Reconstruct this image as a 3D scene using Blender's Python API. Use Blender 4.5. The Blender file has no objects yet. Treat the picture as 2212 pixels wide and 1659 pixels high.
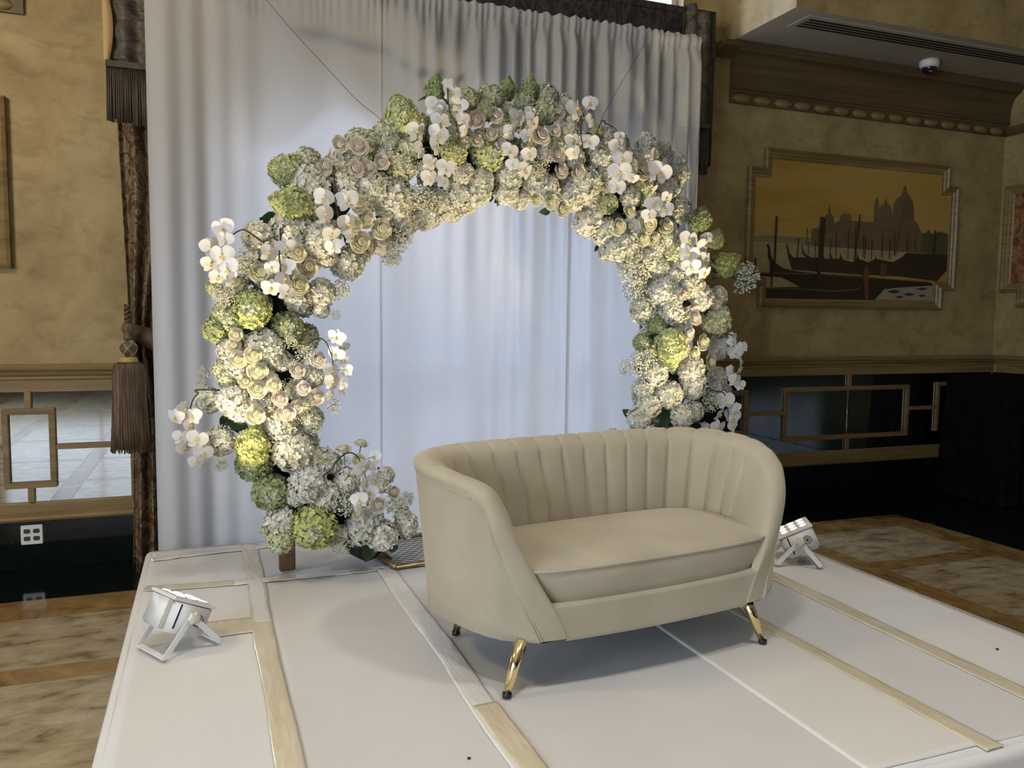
import bpy, math, random
from mathutils import Vector, Matrix, Euler, noise
import bmesh
random.seed(7)
D = bpy.data
SC = bpy.context.scene
COL = SC.collection
PI = math.pi

# ------------------------------------------------------------------ camera
W, H, F = 2212.0, 1659.0, 1735.0
CX, CY = W / 2, H / 2
HC = 1.54                      # camera height above the floor
yv = Vector((447 - CX, -(682 - CY), -F)).normalized()      # vanishing point of the room's depth axis
hv = Vector((1, -0.0100, 0))                               # tilt of the horizon
zv = hv.cross(yv).normalized()
if zv.y < 0: zv = -zv
xv = yv.cross(zv)
R = Matrix((xv, yv, zv))       # camera space -> world space
cam = D.cameras.new('camera'); cam.sensor_width = 36; cam.lens = F * 36 / W
cam.clip_start = 0.05; cam.clip_end = 200
camo = D.objects.new('camera', cam); COL.objects.link(camo)
camo.matrix_world = Matrix.Translation((0, 0, HC)) @ R.to_4x4()
SC.camera = camo
CAMP = Vector((0, 0, HC))

def ray(x, y): return R @ Vector((x - CX, -(y - CY), -F))
def on_plane(px, py, p0, n):
    r = ray(px, py); return CAMP + r * ((Vector(p0) - CAMP).dot(n) / r.dot(n))
def at_y(px, py, Y): return on_plane(px, py, (0, Y, 0), Vector((0, 1, 0)))
def at_z(px, py, Z): return on_plane(px, py, (0, 0, Z), Vector((0, 0, 1)))
def cam_depth(p): return -(R.transposed() @ (p - CAMP)).z

# ------------------------------------------------------------------ world, light, exposure
SC.view_settings.view_transform = 'Standard'; SC.view_settings.look = 'None'
SC.view_settings.gamma = 1; SC.view_settings.use_curve_mapping = False
SC.view_settings.exposure = 0.12
SC.cycles.max_bounces = 4; SC.cycles.diffuse_bounces = 2; SC.cycles.glossy_bounces = 3; SC.cycles.transmission_bounces = 2; SC.cycles.transparent_max_bounces = 6
SC.cycles.caustics_reflective = False; SC.cycles.caustics_refractive = False
SC.cycles.use_adaptive_sampling = True; SC.cycles.adaptive_threshold = .08; SC.cycles.adaptive_min_samples = 10
wd = D.worlds.new('world'); SC.world = wd; wd.use_nodes = True
wd.node_tree.nodes['Background'].inputs[0].default_value = (0.62, 0.73, 1.0, 1)
wd.node_tree.nodes['Background'].inputs[1].default_value = 1.5

def light(name, kind, loc, power, color, target=None, **kw):
    l = D.lights.new(name, kind); l.energy = power; l.color = color
    for k, v in kw.items(): setattr(l, k, v)
    o = D.objects.new(name, l); COL.objects.link(o); o.location = loc
    if target is not None:
        o.rotation_euler = (Vector(target) - Vector(loc)).to_track_quat('-Z', 'Y').to_euler()
    return o
# daylight outside the big window behind the drape, and outside the windows of the far left wall
light('daylight_window', 'AREA', (-2.0, 13.0, 7.0), 540, (0.55, 0.68, 1.0), (1.7, 5.0, 2.2), shape='RECTANGLE', size=2.2, size_y=2.2)
light('daylight_sky', 'AREA', (-8.0, 12.5, 7.5), 1000, (0.74, 0.86, 1.0), (3.0, 5.0, 3.6), shape='RECTANGLE', size=2.6, size_y=2.6)
light('daylight_side', 'AREA', (-4.9, -1.8, 1.9), 330, (0.80, 0.91, 1.0), (0, -0.6, 0.4), shape='RECTANGLE', size=4.8, size_y=2.6)

light('daylight_front', 'AREA', (-2.8, -9.45, 2.1), 9, (0.78, 0.90, 1.0), (-2.8, 0, 1.8), shape='RECTANGLE', size=3.0, size_y=2.9)

# ------------------------------------------------------------------ mesh helpers
def obj(name, verts, faces, mat=None, parent=None, smooth=False, mats=None, fm=None):
    me = D.meshes.new(name); me.from_pydata([tuple(v) for v in verts], [], faces); me.update()
    return link(name, me, mat, parent, smooth, mats, fm)
def link(name, me, mat=None, parent=None, smooth=False, mats=None, fm=None):
    if mat is not None and not me.materials: me.materials.append(mat)
    if mats:
        for m in mats: me.materials.append(m)
        if fm: me.polygons.foreach_set('material_index', fm)
    if smooth: me.polygons.foreach_set('use_smooth', [True] * len(me.polygons))
    o = D.objects.new(name, me); COL.objects.link(o)
    if parent: o.parent = parent
    return o
def empty(name, loc=(0, 0, 0), rot=(0, 0, 0)):
    o = D.objects.new(name, None); COL.objects.link(o); o.location = loc; o.rotation_euler = rot
    o.empty_display_size = 0.05; return o
def tag(o, label, cat, group=None, kind=None):
    o['label'] = label; o['category'] = cat
    if group: o['group'] = group
    if kind: o['kind'] = kind
    return o
def struct(o): o['kind'] = 'structure'; return o

class MB:
    def __init__(s): s.v = []; s.f = []; s.m = []
    def add(s, vs, fs, mi=0):
        b = len(s.v); s.v += [Vector(v) for v in vs]; s.f += [tuple(i + b for i in f) for f in fs]; s.m += [mi] * len(fs)
    def box(s, a, b, mi=0, M=None):
        x0, y0, z0 = a; x1, y1, z1 = b
        vs = [Vector(p) for p in ((x0,y0,z0),(x1,y0,z0),(x1,y1,z0),(x0,y1,z0),(x0,y0,z1),(x1,y0,z1),(x1,y1,z1),(x0,y1,z1))]
        if M: vs = [M @ v for v in vs]
        s.add(vs, [(0,3,2,1),(4,5,6,7),(0,1,5,4),(1,2,6,5),(2,3,7,6),(3,0,4,7)], mi)
    def cbox(s, a, b, c=0.004, mi=0, M=None):          # chamfered box
        bm = bmesh.new()
        bmesh.ops.create_cube(bm, size=1)
        for v in bm.verts:
            v.co = Vector([(p + q) / 2 + t * (q - p) for p, q, t in zip(a, b, v.co)])
        bmesh.ops.bevel(bm, geom=bm.edges[:], offset=c, segments=2, affect='EDGES')
        bm.verts.index_update()
        vs = [v.co.copy() for v in bm.verts]
        if M: vs = [M @ v for v in vs]
        s.add(vs, [tuple(v.index for v in f.verts) for f in bm.faces], mi); bm.free()
    def tube(s, pts, rad, n=8, mi=0, closed=False, caps=True):
        pts = [Vector(p) for p in pts]; k = len(pts)
        rads = rad if isinstance(rad, (list, tuple)) else [rad] * k
        rings = []; up = None
        for i, p in enumerate(pts):
            if closed: t = pts[(i + 1) % k] - pts[i - 1]
            else: t = pts[min(i + 1, k - 1)] - pts[max(i - 1, 0)]
            t.normalize()
            if up is None:
                up = Vector((0, 0, 1)) if abs(t.z) < .9 else Vector((1, 0, 0))
            a = t.cross(up)
            if a.length < 1e-5: a = t.cross(Vector((0.3, 1, 0.2)))
            a.normalize(); b = a.cross(t); b.normalize(); up = b
            rings.append([p + (a * math.cos(2*PI*j/n) + b * math.sin(2*PI*j/n)) * rads[i] for j in range(n)])
        vs = [q for r in rings for q in r]; fs = []
        for i in range(k if closed else k - 1):
            o1, o2 = i * n, ((i + 1) % k) * n
            for j in range(n): fs.append((o1 + j, o1 + (j + 1) % n, o2 + (j + 1) % n, o2 + j))
        if caps and not closed:
            fs.append(tuple(range(n))[::-1]); fs.append(tuple((k - 1) * n + j for j in range(n)))
        s.add(vs, fs, mi)
    def lathe(s, prof, n=20, mi=0, M=None):
        vs = [Vector((r * math.cos(2*PI*j/n), r * math.sin(2*PI*j/n), z)) for r, z in prof for j in range(n)]
        if M: vs = [M @ v for v in vs]
        fs = []
        for i in range(len(prof) - 1):
            for j in range(n): fs.append((i*n + j, i*n + (j+1) % n, (i+1)*n + (j+1) % n, (i+1)*n + j))
        fs.append(tuple(range(n))[::-1]); fs.append(tuple((len(prof)-1)*n + j for j in range(n)))
        s.add(vs, fs, mi)
    def grid(s, rows, mi=0, closed=False):             # rows of equal length
        n = len(rows[0]); vs = [p for r in rows for p in r]; fs = []
        for i in range(len(rows) - 1):
            for j in range(n if closed else n - 1):
                k = (j + 1) % n
                fs.append((i*n + j, i*n + k, (i+1)*n + k, (i+1)*n + j))
        s.add(vs, fs, mi)
    def extrude(s, poly, axis, a, b, mi=0):            # poly of 2-tuples, extruded along axis 'x','y' or 'z'
        def P(p, t): return {'x': (t, p[0], p[1]), 'y': (p[0], t, p[1]), 'z': (p[0], p[1], t)}[axis]
        n = len(poly)
        s.add([P(p, a) for p in poly] + [P(p, b) for p in poly],
              [tuple(range(n))[::-1], tuple(range(n, 2*n))] + [(i, (i+1) % n, n + (i+1) % n, n + i) for i in range(n)], mi)
    def mesh(s, name):
        me = D.meshes.new(name); me.from_pydata([tuple(v) for v in s.v], [], s.f); me.update(); return me
    def build(s, name, mat=None, parent=None, smooth=False, mats=None):
        me = s.mesh(name)
        return link(name, me, mat, parent, smooth, mats, s.m if mats else None)
def weight(o, w=0.02, seg=2):                           # small bevel on a finished object
    b = o.modifiers.new('bevel', 'BEVEL'); b.width = w; b.segments = seg; b.limit_method = 'ANGLE'
def crom(pts, n):                                       # Catmull-Rom through pts, n samples in each span
    out = []; P = [Vector(p) for p in pts]; P = [2*P[0] - P[1]] + P + [2*P[-1] - P[-2]]
    for i in range(1, len(P) - 2):
        for k in range(n):
            t = k / n; a, b, c, d = P[i-1:i+3]
            out.append(.5 * ((2*b) + (c - a)*t + (2*a - 5*b + 4*c - d)*t*t + (3*b - a - 3*c + d)*t**3))
    out.append(P[-2].copy()); return out

# ------------------------------------------------------------------ material helpers
def mat(name, col, rough=.5, metal=0., spec=.5, **kw):
    m = D.materials.new(name); m.use_nodes = True
    b = m.node_tree.nodes['Principled BSDF']
    b.inputs['Base Color'].default_value = (*col, 1); b.inputs['Roughness'].default_value = rough
    b.inputs['Metallic'].default_value = metal; b.inputs['Specular IOR Level'].default_value = spec
    for k, v in kw.items(): b.inputs[k.replace('_', ' ')].default_value = v
    return m
def N(m, t, **kw):
    n = m.node_tree.nodes.new(t)
    for k, v in kw.items(): setattr(n, k, v)
    return n
def L(m, a, b): m.node_tree.links.new(a, b)
def bsdf(m): return m.node_tree.nodes['Principled BSDF']
def noise_tex(m, scale, detail=4, rough=.55, dist=0., stretch=None, obj_space=True):
    tc = N(m, 'ShaderNodeTexCoord'); mp = N(m, 'ShaderNodeMapping')
    if stretch: mp.inputs['Scale'].default_value = stretch
    L(m, tc.outputs['Object' if obj_space else 'Generated'], mp.inputs['Vector'])
    n = N(m, 'ShaderNodeTexNoise'); n.inputs['Scale'].default_value = scale; n.inputs['Detail'].default_value = detail
    n.inputs['Roughness'].default_value = rough; n.inputs['Distortion'].default_value = dist
    L(m, mp.outputs[0], n.inputs['Vector']); return n
def ramp(m, src, stops, interp='LINEAR'):
    r = N(m, 'ShaderNodeValToRGB'); e = r.color_ramp; e.interpolation = interp
    while len(e.elements) < len(stops): e.elements.new(.5)
    for el, (p, c) in zip(e.elements, stops): el.position = p; el.color = (*c, 1) if len(c) == 3 else c
    L(m, src, r.inputs[0]); return r
def bump(m, src, strength=.2, dist=.01):
    b = N(m, 'ShaderNodeBump'); b.inputs['Strength'].default_value = strength; b.inputs['Distance'].default_value = dist
    L(m, src, b.inputs['Height']); L(m, b.outputs[0], bsdf(m).inputs['Normal']); return b
def mottled(name, stops, scale, rough=.6, detail=5, dist=.4, bstr=0, stretch=None, spec=.5):
    m = mat(name, stops[0][1], rough, spec=spec); n = noise_tex(m, scale, detail, .6, dist, stretch)
    r = ramp(m, n.outputs['Fac'], stops); L(m, r.outputs[0], bsdf(m).inputs['Base Color'])
    if bstr: bump(m, n.outputs['Fac'], bstr)
    return m
def leafy(name, col, trans=.3, rough=.55, var=.12, col2=None, island=True):
    """thin petal or cloth: diffuse front, part of the light passes through"""
    m = mat(name, col, rough, spec=.3); t = m.node_tree
    tr = N(m, 'ShaderNodeBsdfTranslucent'); mix = N(m, 'ShaderNodeMixShader'); mix.inputs[0].default_value = trans
    oi = N(m, 'ShaderNodeObjectInfo'); ge = N(m, 'ShaderNodeNewGeometry')
    c2 = col2 or tuple(max(0, c * (1 - 2 * var)) for c in col)
    mx = N(m, 'ShaderNodeMix', data_type='RGBA'); mx.inputs[6].default_value = (*col, 1); mx.inputs[7].default_value = (*c2, 1)
    L(m, oi.outputs['Random'], mx.inputs[0])
    hs = N(m, 'ShaderNodeHueSaturation')
    mr = N(m, 'ShaderNodeMapRange'); mr.inputs[3].default_value = 1 - var; mr.inputs[4].default_value = 1 + var * .6
    L(m, ge.outputs['Random Per Island'], mr.inputs[0]); L(m, mr.outputs[0], hs.inputs['Value'])
    L(m, mx.outputs[2], hs.inputs['Color'])
    L(m, hs.outputs[0], bsdf(m).inputs['Base Color']); L(m, hs.outputs[0], tr.inputs['Color'])
    L(m, bsdf(m).outputs[0], mix.inputs[1]); L(m, tr.outputs[0], mix.inputs[2])
    L(m, mix.outputs[0], t.nodes['Material Output'].inputs['Surface'])
    return m
def emit(name, col, s):
    m = mat(name, (0, 0, 0)); b = bsdf(m); b.inputs['Emission Color'].default_value = (*col, 1); b.inputs['Emission Strength'].default_value = s
    return m

M = {}
M['plaster'] = mottled('faux_plaster', [(.28, (.27, .193, .078)), (.44, (.36, .265, .117)), (.58, (.42, .318, .148)), (.8, (.49, .38, .195))], 2.6, .65, 5, .5, .0)
pl = M['plaster']; n1 = noise_tex(pl, 6.5, 4, .6, .6, (1, 1, 1.5)); rr_ = ramp(pl, n1.outputs['Fac'], [(.28, (.62, .56, .45)), (.50, (1, 1, 1))])   # darker sponge marks
mm = N(pl, 'ShaderNodeMix', data_type='RGBA', blend_type='MULTIPLY'); mm.inputs[0].default_value = .65
old = bsdf(pl).inputs['Base Color'].links[0].from_socket; L(pl, old, mm.inputs[6]); L(pl, rr_.outputs[0], mm.inputs[7]); L(pl, mm.outputs[2], bsdf(pl).inputs['Base Color'])
M['wood'] = mottled('limed_oak', [(.35, (.18, .118, .044)), (.55, (.27, .182, .074)), (.75, (.34, .238, .104))], 3.0, .45, 5, .2, .04, (.35, 1, 9))
M['darkwood'] = mottled('crown_oak', [(.35, (.092, .060, .026)), (.6, (.138, .092, .041)), (.8, (.18, .122, .058))], 3.0, .5, 5, .2, .04, (.35, 1, 9))
M['granite'] = mottled('black_granite', [(.4, (.004, .006, .005)), (.75, (.010, .016, .013))], 60, .07, 3, 0)
M['marble'] = mottled('cream_marble', [(.30, (.15, .10, .05)), (.43, (.29, .225, .13)), (.56, (.37, .30, .19)), (.75, (.45, .385, .27))], 7.5, .14, 6, .35, 0, (.8, 1.5, 1))
M['ochre'] = mottled('ochre_marble', [(.3, (.14, .078, .026)), (.5, (.26, .158, .056)), (.75, (.36, .245, .10))], 4.0, .16, 5, 1.5)
M['mirror'] = mat('mirror_glass', (.80, .84, .80), .015, 1.0)
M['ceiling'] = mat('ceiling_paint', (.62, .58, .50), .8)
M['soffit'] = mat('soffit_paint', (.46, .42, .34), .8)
M['dark'] = mat('black_slot', (.01, .01, .01), .7)
M['white'] = mat('white_plastic', (.80, .80, .80), .35)
M['black'] = mat('black_plastic', (.012, .012, .012), .35)
M['blackcloth'] = mottled('black_cloth', [(.4, (.0025, .0035, .0025)), (.7, (.006, .009, .006))], 8, .95, 3, spec=.1)
M['gold'] = mat('polished_brass', (.92, .77, .42), .16, 1.0)
M['oldgold'] = mottled('aged_brass', [(.4, (.24, .16, .07)), (.7, (.42, .30, .14))], 20, .38, 4)
bsdf(M['oldgold']).inputs['Metallic'].default_value = .7
M['post'] = mottled('brown_wood_post', [(.35, (.11, .06, .028)), (.7, (.20, .12, .06))], 9, .5, 5, .2, .05, (6, 6, .5))
M['wire'] = mat('black_wire', (.02, .02, .02), .5)
# velvet
v = mat('beige_velvet', (.50, .385, .235), .85, spec=.15)
bsdf(v).inputs['Sheen Weight'].default_value = .55; bsdf(v).inputs['Sheen Roughness'].default_value = .4
bsdf(v).inputs['Sheen Tint'].default_value = (.95, .88, .74, 1)
n = noise_tex(v, 3.2, 4, .5, .5); r = ramp(v, n.outputs['Fac'], [(.3, (.385, .338, .252)), (.7, (.465, .415, .318))])
L(v, r.outputs[0], bsdf(v).inputs['Base Color'])
M['velvet'] = v
# stage cloth, white matt with faint dirt
def stage_cloth(name, c):
    m = mat(name, c, .55, spec=.35); n = noise_tex(m, 2.0, 6, .6, .3)
    r = ramp(m, n.outputs['Fac'], [(.35, tuple(x * .95 for x in c)), (.6, c)]); L(m, r.outputs[0], bsdf(m).inputs['Base Color'])
    n2 = noise_tex(m, 7, 4, .55, .4, (1, .35, 1)); bump(m, n2.outputs['Fac'], .12, .01); return m
M['stage0'] = stage_cloth('stage_cloth_white', (.755, .745, .74))
M['stage1'] = stage_cloth('stage_cloth_grey', (.665, .655, .65))
M['stage2'] = stage_cloth('stage_cloth_pale', (.735, .71, .675))
tp = mat('packing_tape', (.66, .57, .38), .16, spec=.6); n = noise_tex(tp, 9, 5, .6, .8, (3, .5, 1))
r = ramp(tp, n.outputs['Fac'], [(.35, (.60, .52, .36)), (.55, (.66, .59, .45)), (.75, (.73, .69, .60))]); L(tp, r.outputs[0], bsdf(tp).inputs['Base Color'])
bump(tp, n.outputs['Fac'], .35, .01); M['tape'] = tp
tp = mat('clear_tape', (.74, .725, .69), .16, spec=.55); n = noise_tex(tp, 11, 5, .6, .8, (3, .6, 1)); bump(tp, n.outputs['Fac'], .45, .012); M['cleartape'] = tp
# drape: white voile, thin
dr = leafy('white_drape', (.70, .685, .66), .46, .8, .0, (.70, .685, .66)); M['drape'] = dr
# damask for curtain and valance
def damask(name, base, fig, hi, scale):
    m = mat(name, base, .55, spec=.3)
    n = noise_tex(m, scale, 1.5, .45, 2.2, (1, .3, .62)); n2 = noise_tex(m, scale * 2.3, 2, .5, 1.4, (1, .3, .7))
    r1 = ramp(m, n.outputs['Fac'], [(.47, base), (.485, hi), (.50, fig), (.585, fig), (.60, hi), (.615, base)])
    r2 = ramp(m, n2.outputs['Fac'], [(.57, (0, 0, 0)), (.60, (1, 1, 1))])
    mx = N(m, 'ShaderNodeMix', data_type='RGBA'); L(m, r2.outputs[0], mx.inputs[0]); L(m, r1.outputs[0], mx.inputs[6]); mx.inputs[7].default_value = (*fig, 1)
    L(m, mx.outputs[2], bsdf(m).inputs['Base Color']); return m
M['damask'] = damask('brown_damask', (.090, .042, .020), (.17, .115, .058), (.30, .27, .21), 11)
M['damaskblue'] = damask('blue_damask', (.020, .020, .026), (.060, .044, .034), (.042, .046, .060), 8)
M['swag'] = mottled('swag_damask', [(.36, (.020, .022, .026)), (.5, (.085, .075, .055)), (.58, (.10, .045, .025)), (.7, (.16, .15, .11))], 9, .6, 4, 1.5, .1, (1, 1, 3))
M['fringe'] = mottled('bullion_fringe', [(.35, (.042, .030, .020)), (.7, (.105, .080, .056))], 25, .6, 4, .2, .2, (1, 1, .2))
M['tassel'] = mottled('tassel_thread', [(.3, (.060, .034, .016)), (.5, (.12, .075, .038)), (.7, (.21, .15, .085))], 45, .55, 4, .2, .2, (1, 1, .12))
M['lining'] = mat('gold_lining', (.46, .31, .13), .6)
M['tie'] = mat('brown_tieback', (.085, .048, .022), .6)
M['cord'] = mat('tassel_cord', (.42, .36, .26), .6)
# flowers
M['hw'] = leafy('white_hydrangea', (.925, .90, .82), .25, .6, .09, (.89, .87, .74))
M['hl'] = leafy('pale_green_hydrangea', (.66, .69, .42), .22, .6, .16, (.72, .72, .52))
M['hg'] = leafy('lime_hydrangea', (.58, .62, .23), .20, .6, .2, (.68, .70, .38))
M['hd'] = leafy('green_hydrangea', (.40, .46, .20), .20, .6, .2, (.52, .56, .30))
M['core'] = mat('shaded_hydrangea_core', (.60, .60, .46), .8)  # darker than the white petals, painting shade into gaps between florets
M['rw'] = leafy('cream_rose', (.87, .84, .62), .25, .5, .05, (.88, .86, .70))
M['rp'] = leafy('blush_rose', (.90, .83, .73), .28, .5, .04, (.91, .85, .78))
M['rwc'] = leafy('cream_rose_heart', (.86, .80, .52), .25, .5, .06)
M['rpc'] = leafy('blush_rose_heart', (.90, .76, .63), .25, .5, .06)
M['or'] = leafy('orchid_white', (.90, .885, .89), .28, .45, .04, (.88, .86, .86))
M['lip'] = leafy('orchid_lip', (.85, .70, .30), .1, .5, .1)
M['stem'] = mat('dark_stem', (.035, .032, .018), .5)
M['gstem'] = mat('green_stem', (.10, .17, .05), .5)
M['leaf'] = leafy('dark_leaf', (.022, .050, .020), .12, .4, .25, (.035, .075, .028))
M['foam'] = mottled('shaded_floral_foam', [(.4, (.010, .018, .010)), (.7, (.022, .036, .018))], 18, .9, 4)  # near-black green, shade between the flowers put into the foam colour
M['bb'] = leafy('gypsophila', (.82, .80, .68), .2, .6, .12, (.78, .78, .62))
M['bbs'] = mat('gypsophila_stem', (.12, .17, .07), .6)
M['led'] = emit('led_lens', (1.0, .86, .80), 7)
M['glassy'] = mat('window_glass', (1, 1, 1), 0)
g = M['glassy']; tr = N(g, 'ShaderNodeBsdfTransparent'); gl = N(g, 'ShaderNodeBsdfGlossy'); gl.inputs['Roughness'].default_value = 0
mx = N(g, 'ShaderNodeMixShader'); mx.inputs[0].default_value = .06; L(g, tr.outputs[0], mx.inputs[1]); L(g, gl.outputs[0], mx.inputs[2])
L(g, mx.outputs[0], g.node_tree.nodes['Material Output'].inputs['Surface'])

# ================================================================== THE ROOM
WY = 5.5; WX = 6.95; LX = -4.6; FYY = -9.0; CZ = 5.0; ST = .25
# floor: black granite with marble slabs and ochre bands let in
m = MB(); m.box((LX - .3, FYY - .3, -.2), (WX + .3, WY + .3, 0)); floor = struct(m.build('floor', M['granite']))
xb = [(-4.55, -4.4), (-3.45, -3.3), (-2.32, -2.17), (-1.24, -1.09), (.0, .15), (1.2, 1.35), (2.4, 2.55), (3.66, 3.93), (4.87, 5.15)]
yb = [(-8.9, -8.7), (-7.2, -7.1), (-5.75, -5.65), (-4.3, -4.2), (-2.85, -2.75), (-1.5, -1.4), (-.12, -.02), (1.42, 1.52), (2.62, 2.72), (3.74, 3.90), (4.55, 4.85)]
m = MB()
for a, b in yb:
    m2 = MB(); m2.box((xb[0][0], a, 0), (xb[-1][1], b, .004)); m2.build('band', M['ochre'], floor)
for i in range(len(yb) - 1):
    y0, y1 = yb[i][1] + .003, yb[i + 1][0] - .003
    for a, b in xb:
        m2 = MB(); m2.box((a, y0, 0), (b, y1, .004)); m2.build('band', M['ochre'], floor)
    for k in range(len(xb) - 1):
        x0, x1 = xb[k][1] + .003, xb[k + 1][0] - .003
        m2 = MB(); m2.box((x0, y0, 0), (x1, y1, .004)); m2.build('slab', M['marble'], floor)
# back wall with its window opening
OX0, OX1, OZ0, OZ1 = 0.0, 3.46, .12, 4.7
m = MB()
m.box((LX, WY, 0), (OX0, WY + .25, CZ)); m.box((OX1, WY, 0), (WX + .2, WY + .25, CZ))
m.box((OX0, WY, 0), (OX1, WY + .25, OZ0)); m.box((OX0, WY, OZ1), (OX1, WY + .25, CZ))
struct(m.build('wall_back', M['plaster']))
m = MB(); m.box((WX, FYY, 0), (WX + .2, WY, CZ)); struct(m.build('wall_right', M['plaster']))
m = MB(); m.box((-1.3, FYY - .2, 0), (WX, FYY, CZ)); m.box((LX, FYY - .2, 0), (-4.2, FYY, CZ)); m.box((-4.2, FYY - .2, 0), (-1.3, FYY, .9)); m.box((-4.2, FYY - .2, 3.3), (-1.3, FYY, CZ)); struct(m.build('wall_front', M['blackcloth']))
m = MB()   # far left wall, two tall windows let daylight in
m.box((LX - .2, FYY, 0), (LX, -4.4, CZ)); m.box((LX - .2, 0.8, 0), (LX, WY, CZ))
m.box((LX - .2, -4.4, 0), (LX, 0.8, .4)); m.box((LX - .2, -4.4, 3.3), (LX, 0.8, CZ)); m.box((LX - .2, -2.0, .4), (LX, -1.6, 3.3))
struct(m.build('wall_left', M['plaster']))
m = MB(); m.box((LX - .2, FYY - .2, CZ), (WX + .2, WY + .25, CZ + .2)); struct(m.build('ceiling', M['ceiling']))
def window(name, x0, x1, z0, z1, y, nx, nz):
    m = MB(); t = .045
    m.box((x0, y, z0), (x0 + t, y + .08, z1)); m.box((x1 - t, y, z0), (x1, y + .08, z1))
    m.box((x0, y, z0), (x1, y + .08, z0 + t)); m.box((x0, y, z1 - t), (x1, y + .08, z1))
    w = struct(m.build(name, M['white']))
    for i in range(1, nx):
        x = x0 + (x1 - x0) * i / nx; m = MB(); m.box((x - .022, y + .01, z0 + t), (x + .022, y + .07, z1 - t)); m.build('mullion', M['white'], w)
    for k in range(1, nz):
        z = z0 + (z1 - z0) * k / nz; m = MB(); m.box((x0 + t, y + .02, z - .018), (x1 - t, y + .06, z + .018)); m.build('transom', M['white'], w)
    for i in range(nx):
        for k in range(nz):
            a = x0 + (x1 - x0) * i / nx + .02; b = x0 + (x1 - x0) * (i + 1) / nx - .02
            c = z0 + (z1 - z0) * k / nz + .02; d = z0 + (z1 - z0) * (k + 1) / nz - .02
            m = MB(); m.box((a, y + .037, c), (b, y + .043, d)); m.build('pane', M['glassy'], w)
window('window_1', OX0, OX1, OZ0, OZ1, WY + .1, 4, 3)
window('window_2', -4.2, -1.3, .9, 3.3, FYY - .15, 3, 2)

# wainscot mouldings: chair rail, lower rail, black base
def rail_prof(z0, z1, up):            # (y offset from wall, z) profile of a moulded rail
    h = z1 - z0
    if up: return [(0, z0), (.022, z0), (.022, z0 + h*.42), (.032, z0 + h*.45), (.032, z0 + h*.55), (.045, z0 + h*.62), (.052, z0 + h*.74), (.062, z0 + h*.80), (.066, z0 + h*.93), (.05, z1), (0, z1)]
    return [(0, z0), (.045, z0), (.05, z0 + h*.12), (.038, z0 + h*.25), (.038, z0 + h*.35), (.026, z0 + h*.42), (.026, z0 + h*.9), (.018, z1), (0, z1)]
def rail(name, x0, x1, z0, z1, up):
    m = MB(); m.extrude([(WY - d, z) for d, z in rail_prof(z0, z1, up)], 'x', x0, x1); return struct(m.build(name, M['wood']))
rail('trim_1', LX, -.43, 1.079, 1.241, True); rail('trim_2', LX, -.43, .297, .409, False)
rail('trim_3', 3.6, WX, 1.085, 1.245, True); rail('trim_4', 3.6, WX, .310, .425, False)
m = MB(); m.extrude([(WX - d, z) for d, z in rail_prof(1.085, 1.245, True)], 'y', FYY, WY - .068); struct(m.build('trim_5', M['wood']))
m = MB(); m.box((LX, WY - .02, .005), (-.43, WY, .297)); struct(m.build('baseboard_back', M['granite']))
m = MB(); m.box((3.6, WY - .02, .005), (WX, WY, .31)); struct(m.build('baseboard_back_right', M['granite']))
m = MB(); m.box((WX - .02, FYY, .005), (WX, WY - .03, 1.085)); struct(m.build('baseboard_right', M['granite']))
m = MB(); m.box((-.462, WY - .035, .30), (-.425, WY, 1.08)); m.box((-.452, WY - .03, 0.), (-.425, WY, .30)); struct(m.build('trim_6', M['wood']))
m = MB(); m.cbox((-.43, WY - .03, 1.25), (-.395, WY, 3.3), .006); struct(m.build('trim_7', M['wood']))

def lattice(name, label, x0, x1, z0, z1, panes, rects, bars):
    t = empty(name, ((x0 + x1) / 2, WY, z0)); tag(t, label, 'mirror'); o = t.location
    def B(nm, mt, a, b, c=.004):
        m = MB(); m.cbox(Vector(a) - o, Vector(b) - o, c); return m.build(nm, mt, t)
    for a, b in panes: B('mirror_pane', M['mirror'], (a, WY - .012, z0), (b, WY - .004, z1), .002)
    w = .036
    for a, b, c, d in rects:
        B('lattice_bar', M['wood'], (a, WY - .038, d - w), (b, WY - .013, d)); B('lattice_bar', M['wood'], (a, WY - .038, c), (b, WY - .013, c + w))
        B('lattice_bar', M['wood'], (a, WY - .038, c + w), (a + w, WY - .013, d - w)); B('lattice_bar', M['wood'], (b - w, WY - .038, c + w), (b, WY - .013, d - w))
    for a, b, c, d in bars: B('lattice_bar', M['wood'], (a, WY - .036, c), (b, WY - .013, d))
    return t
rr = [(-1.148, -.867, .497, .978), (-2.12, -1.84, .497, .978)]
bb_ = []
for a, b, c, d in rr:
    mid = (a + b) / 2; bb_ += [(mid - .018, mid + .018, d, 1.08), (mid - .018, mid + .018, .41, c)]
bb_ += [(-.867, -.462, .725, .757), (-1.84, -1.148, .725, .757)]
lattice('lattice_mirror', 'mirror panel with wooden lattice left of the white drape, reflecting the marble floor', -2.8, -.462, .409, 1.079, [(-2.8, -1.6), (-1.598, -.462)], rr, bb_)
rr = [(4.524, 5.905, .525, .984), (3.66, 4.16, .60, .97)]
bb_ = [(5.20, 5.236, .984, 1.085), (5.20, 5.236, .425, .525), (4.16, 4.524, .755, .787), (5.905, 6.25, .755, .787), (6.235, 6.27, .55, 1.0), (6.27, 6.62, .965, 1.0)]
lattice('lattice_mirror', 'dark mirror panel with wooden lattice under the harbour painting', 3.6, 6.93, .425, 1.085, [(3.6, 5.214), (5.218, 6.93)], rr, bb_)

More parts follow.
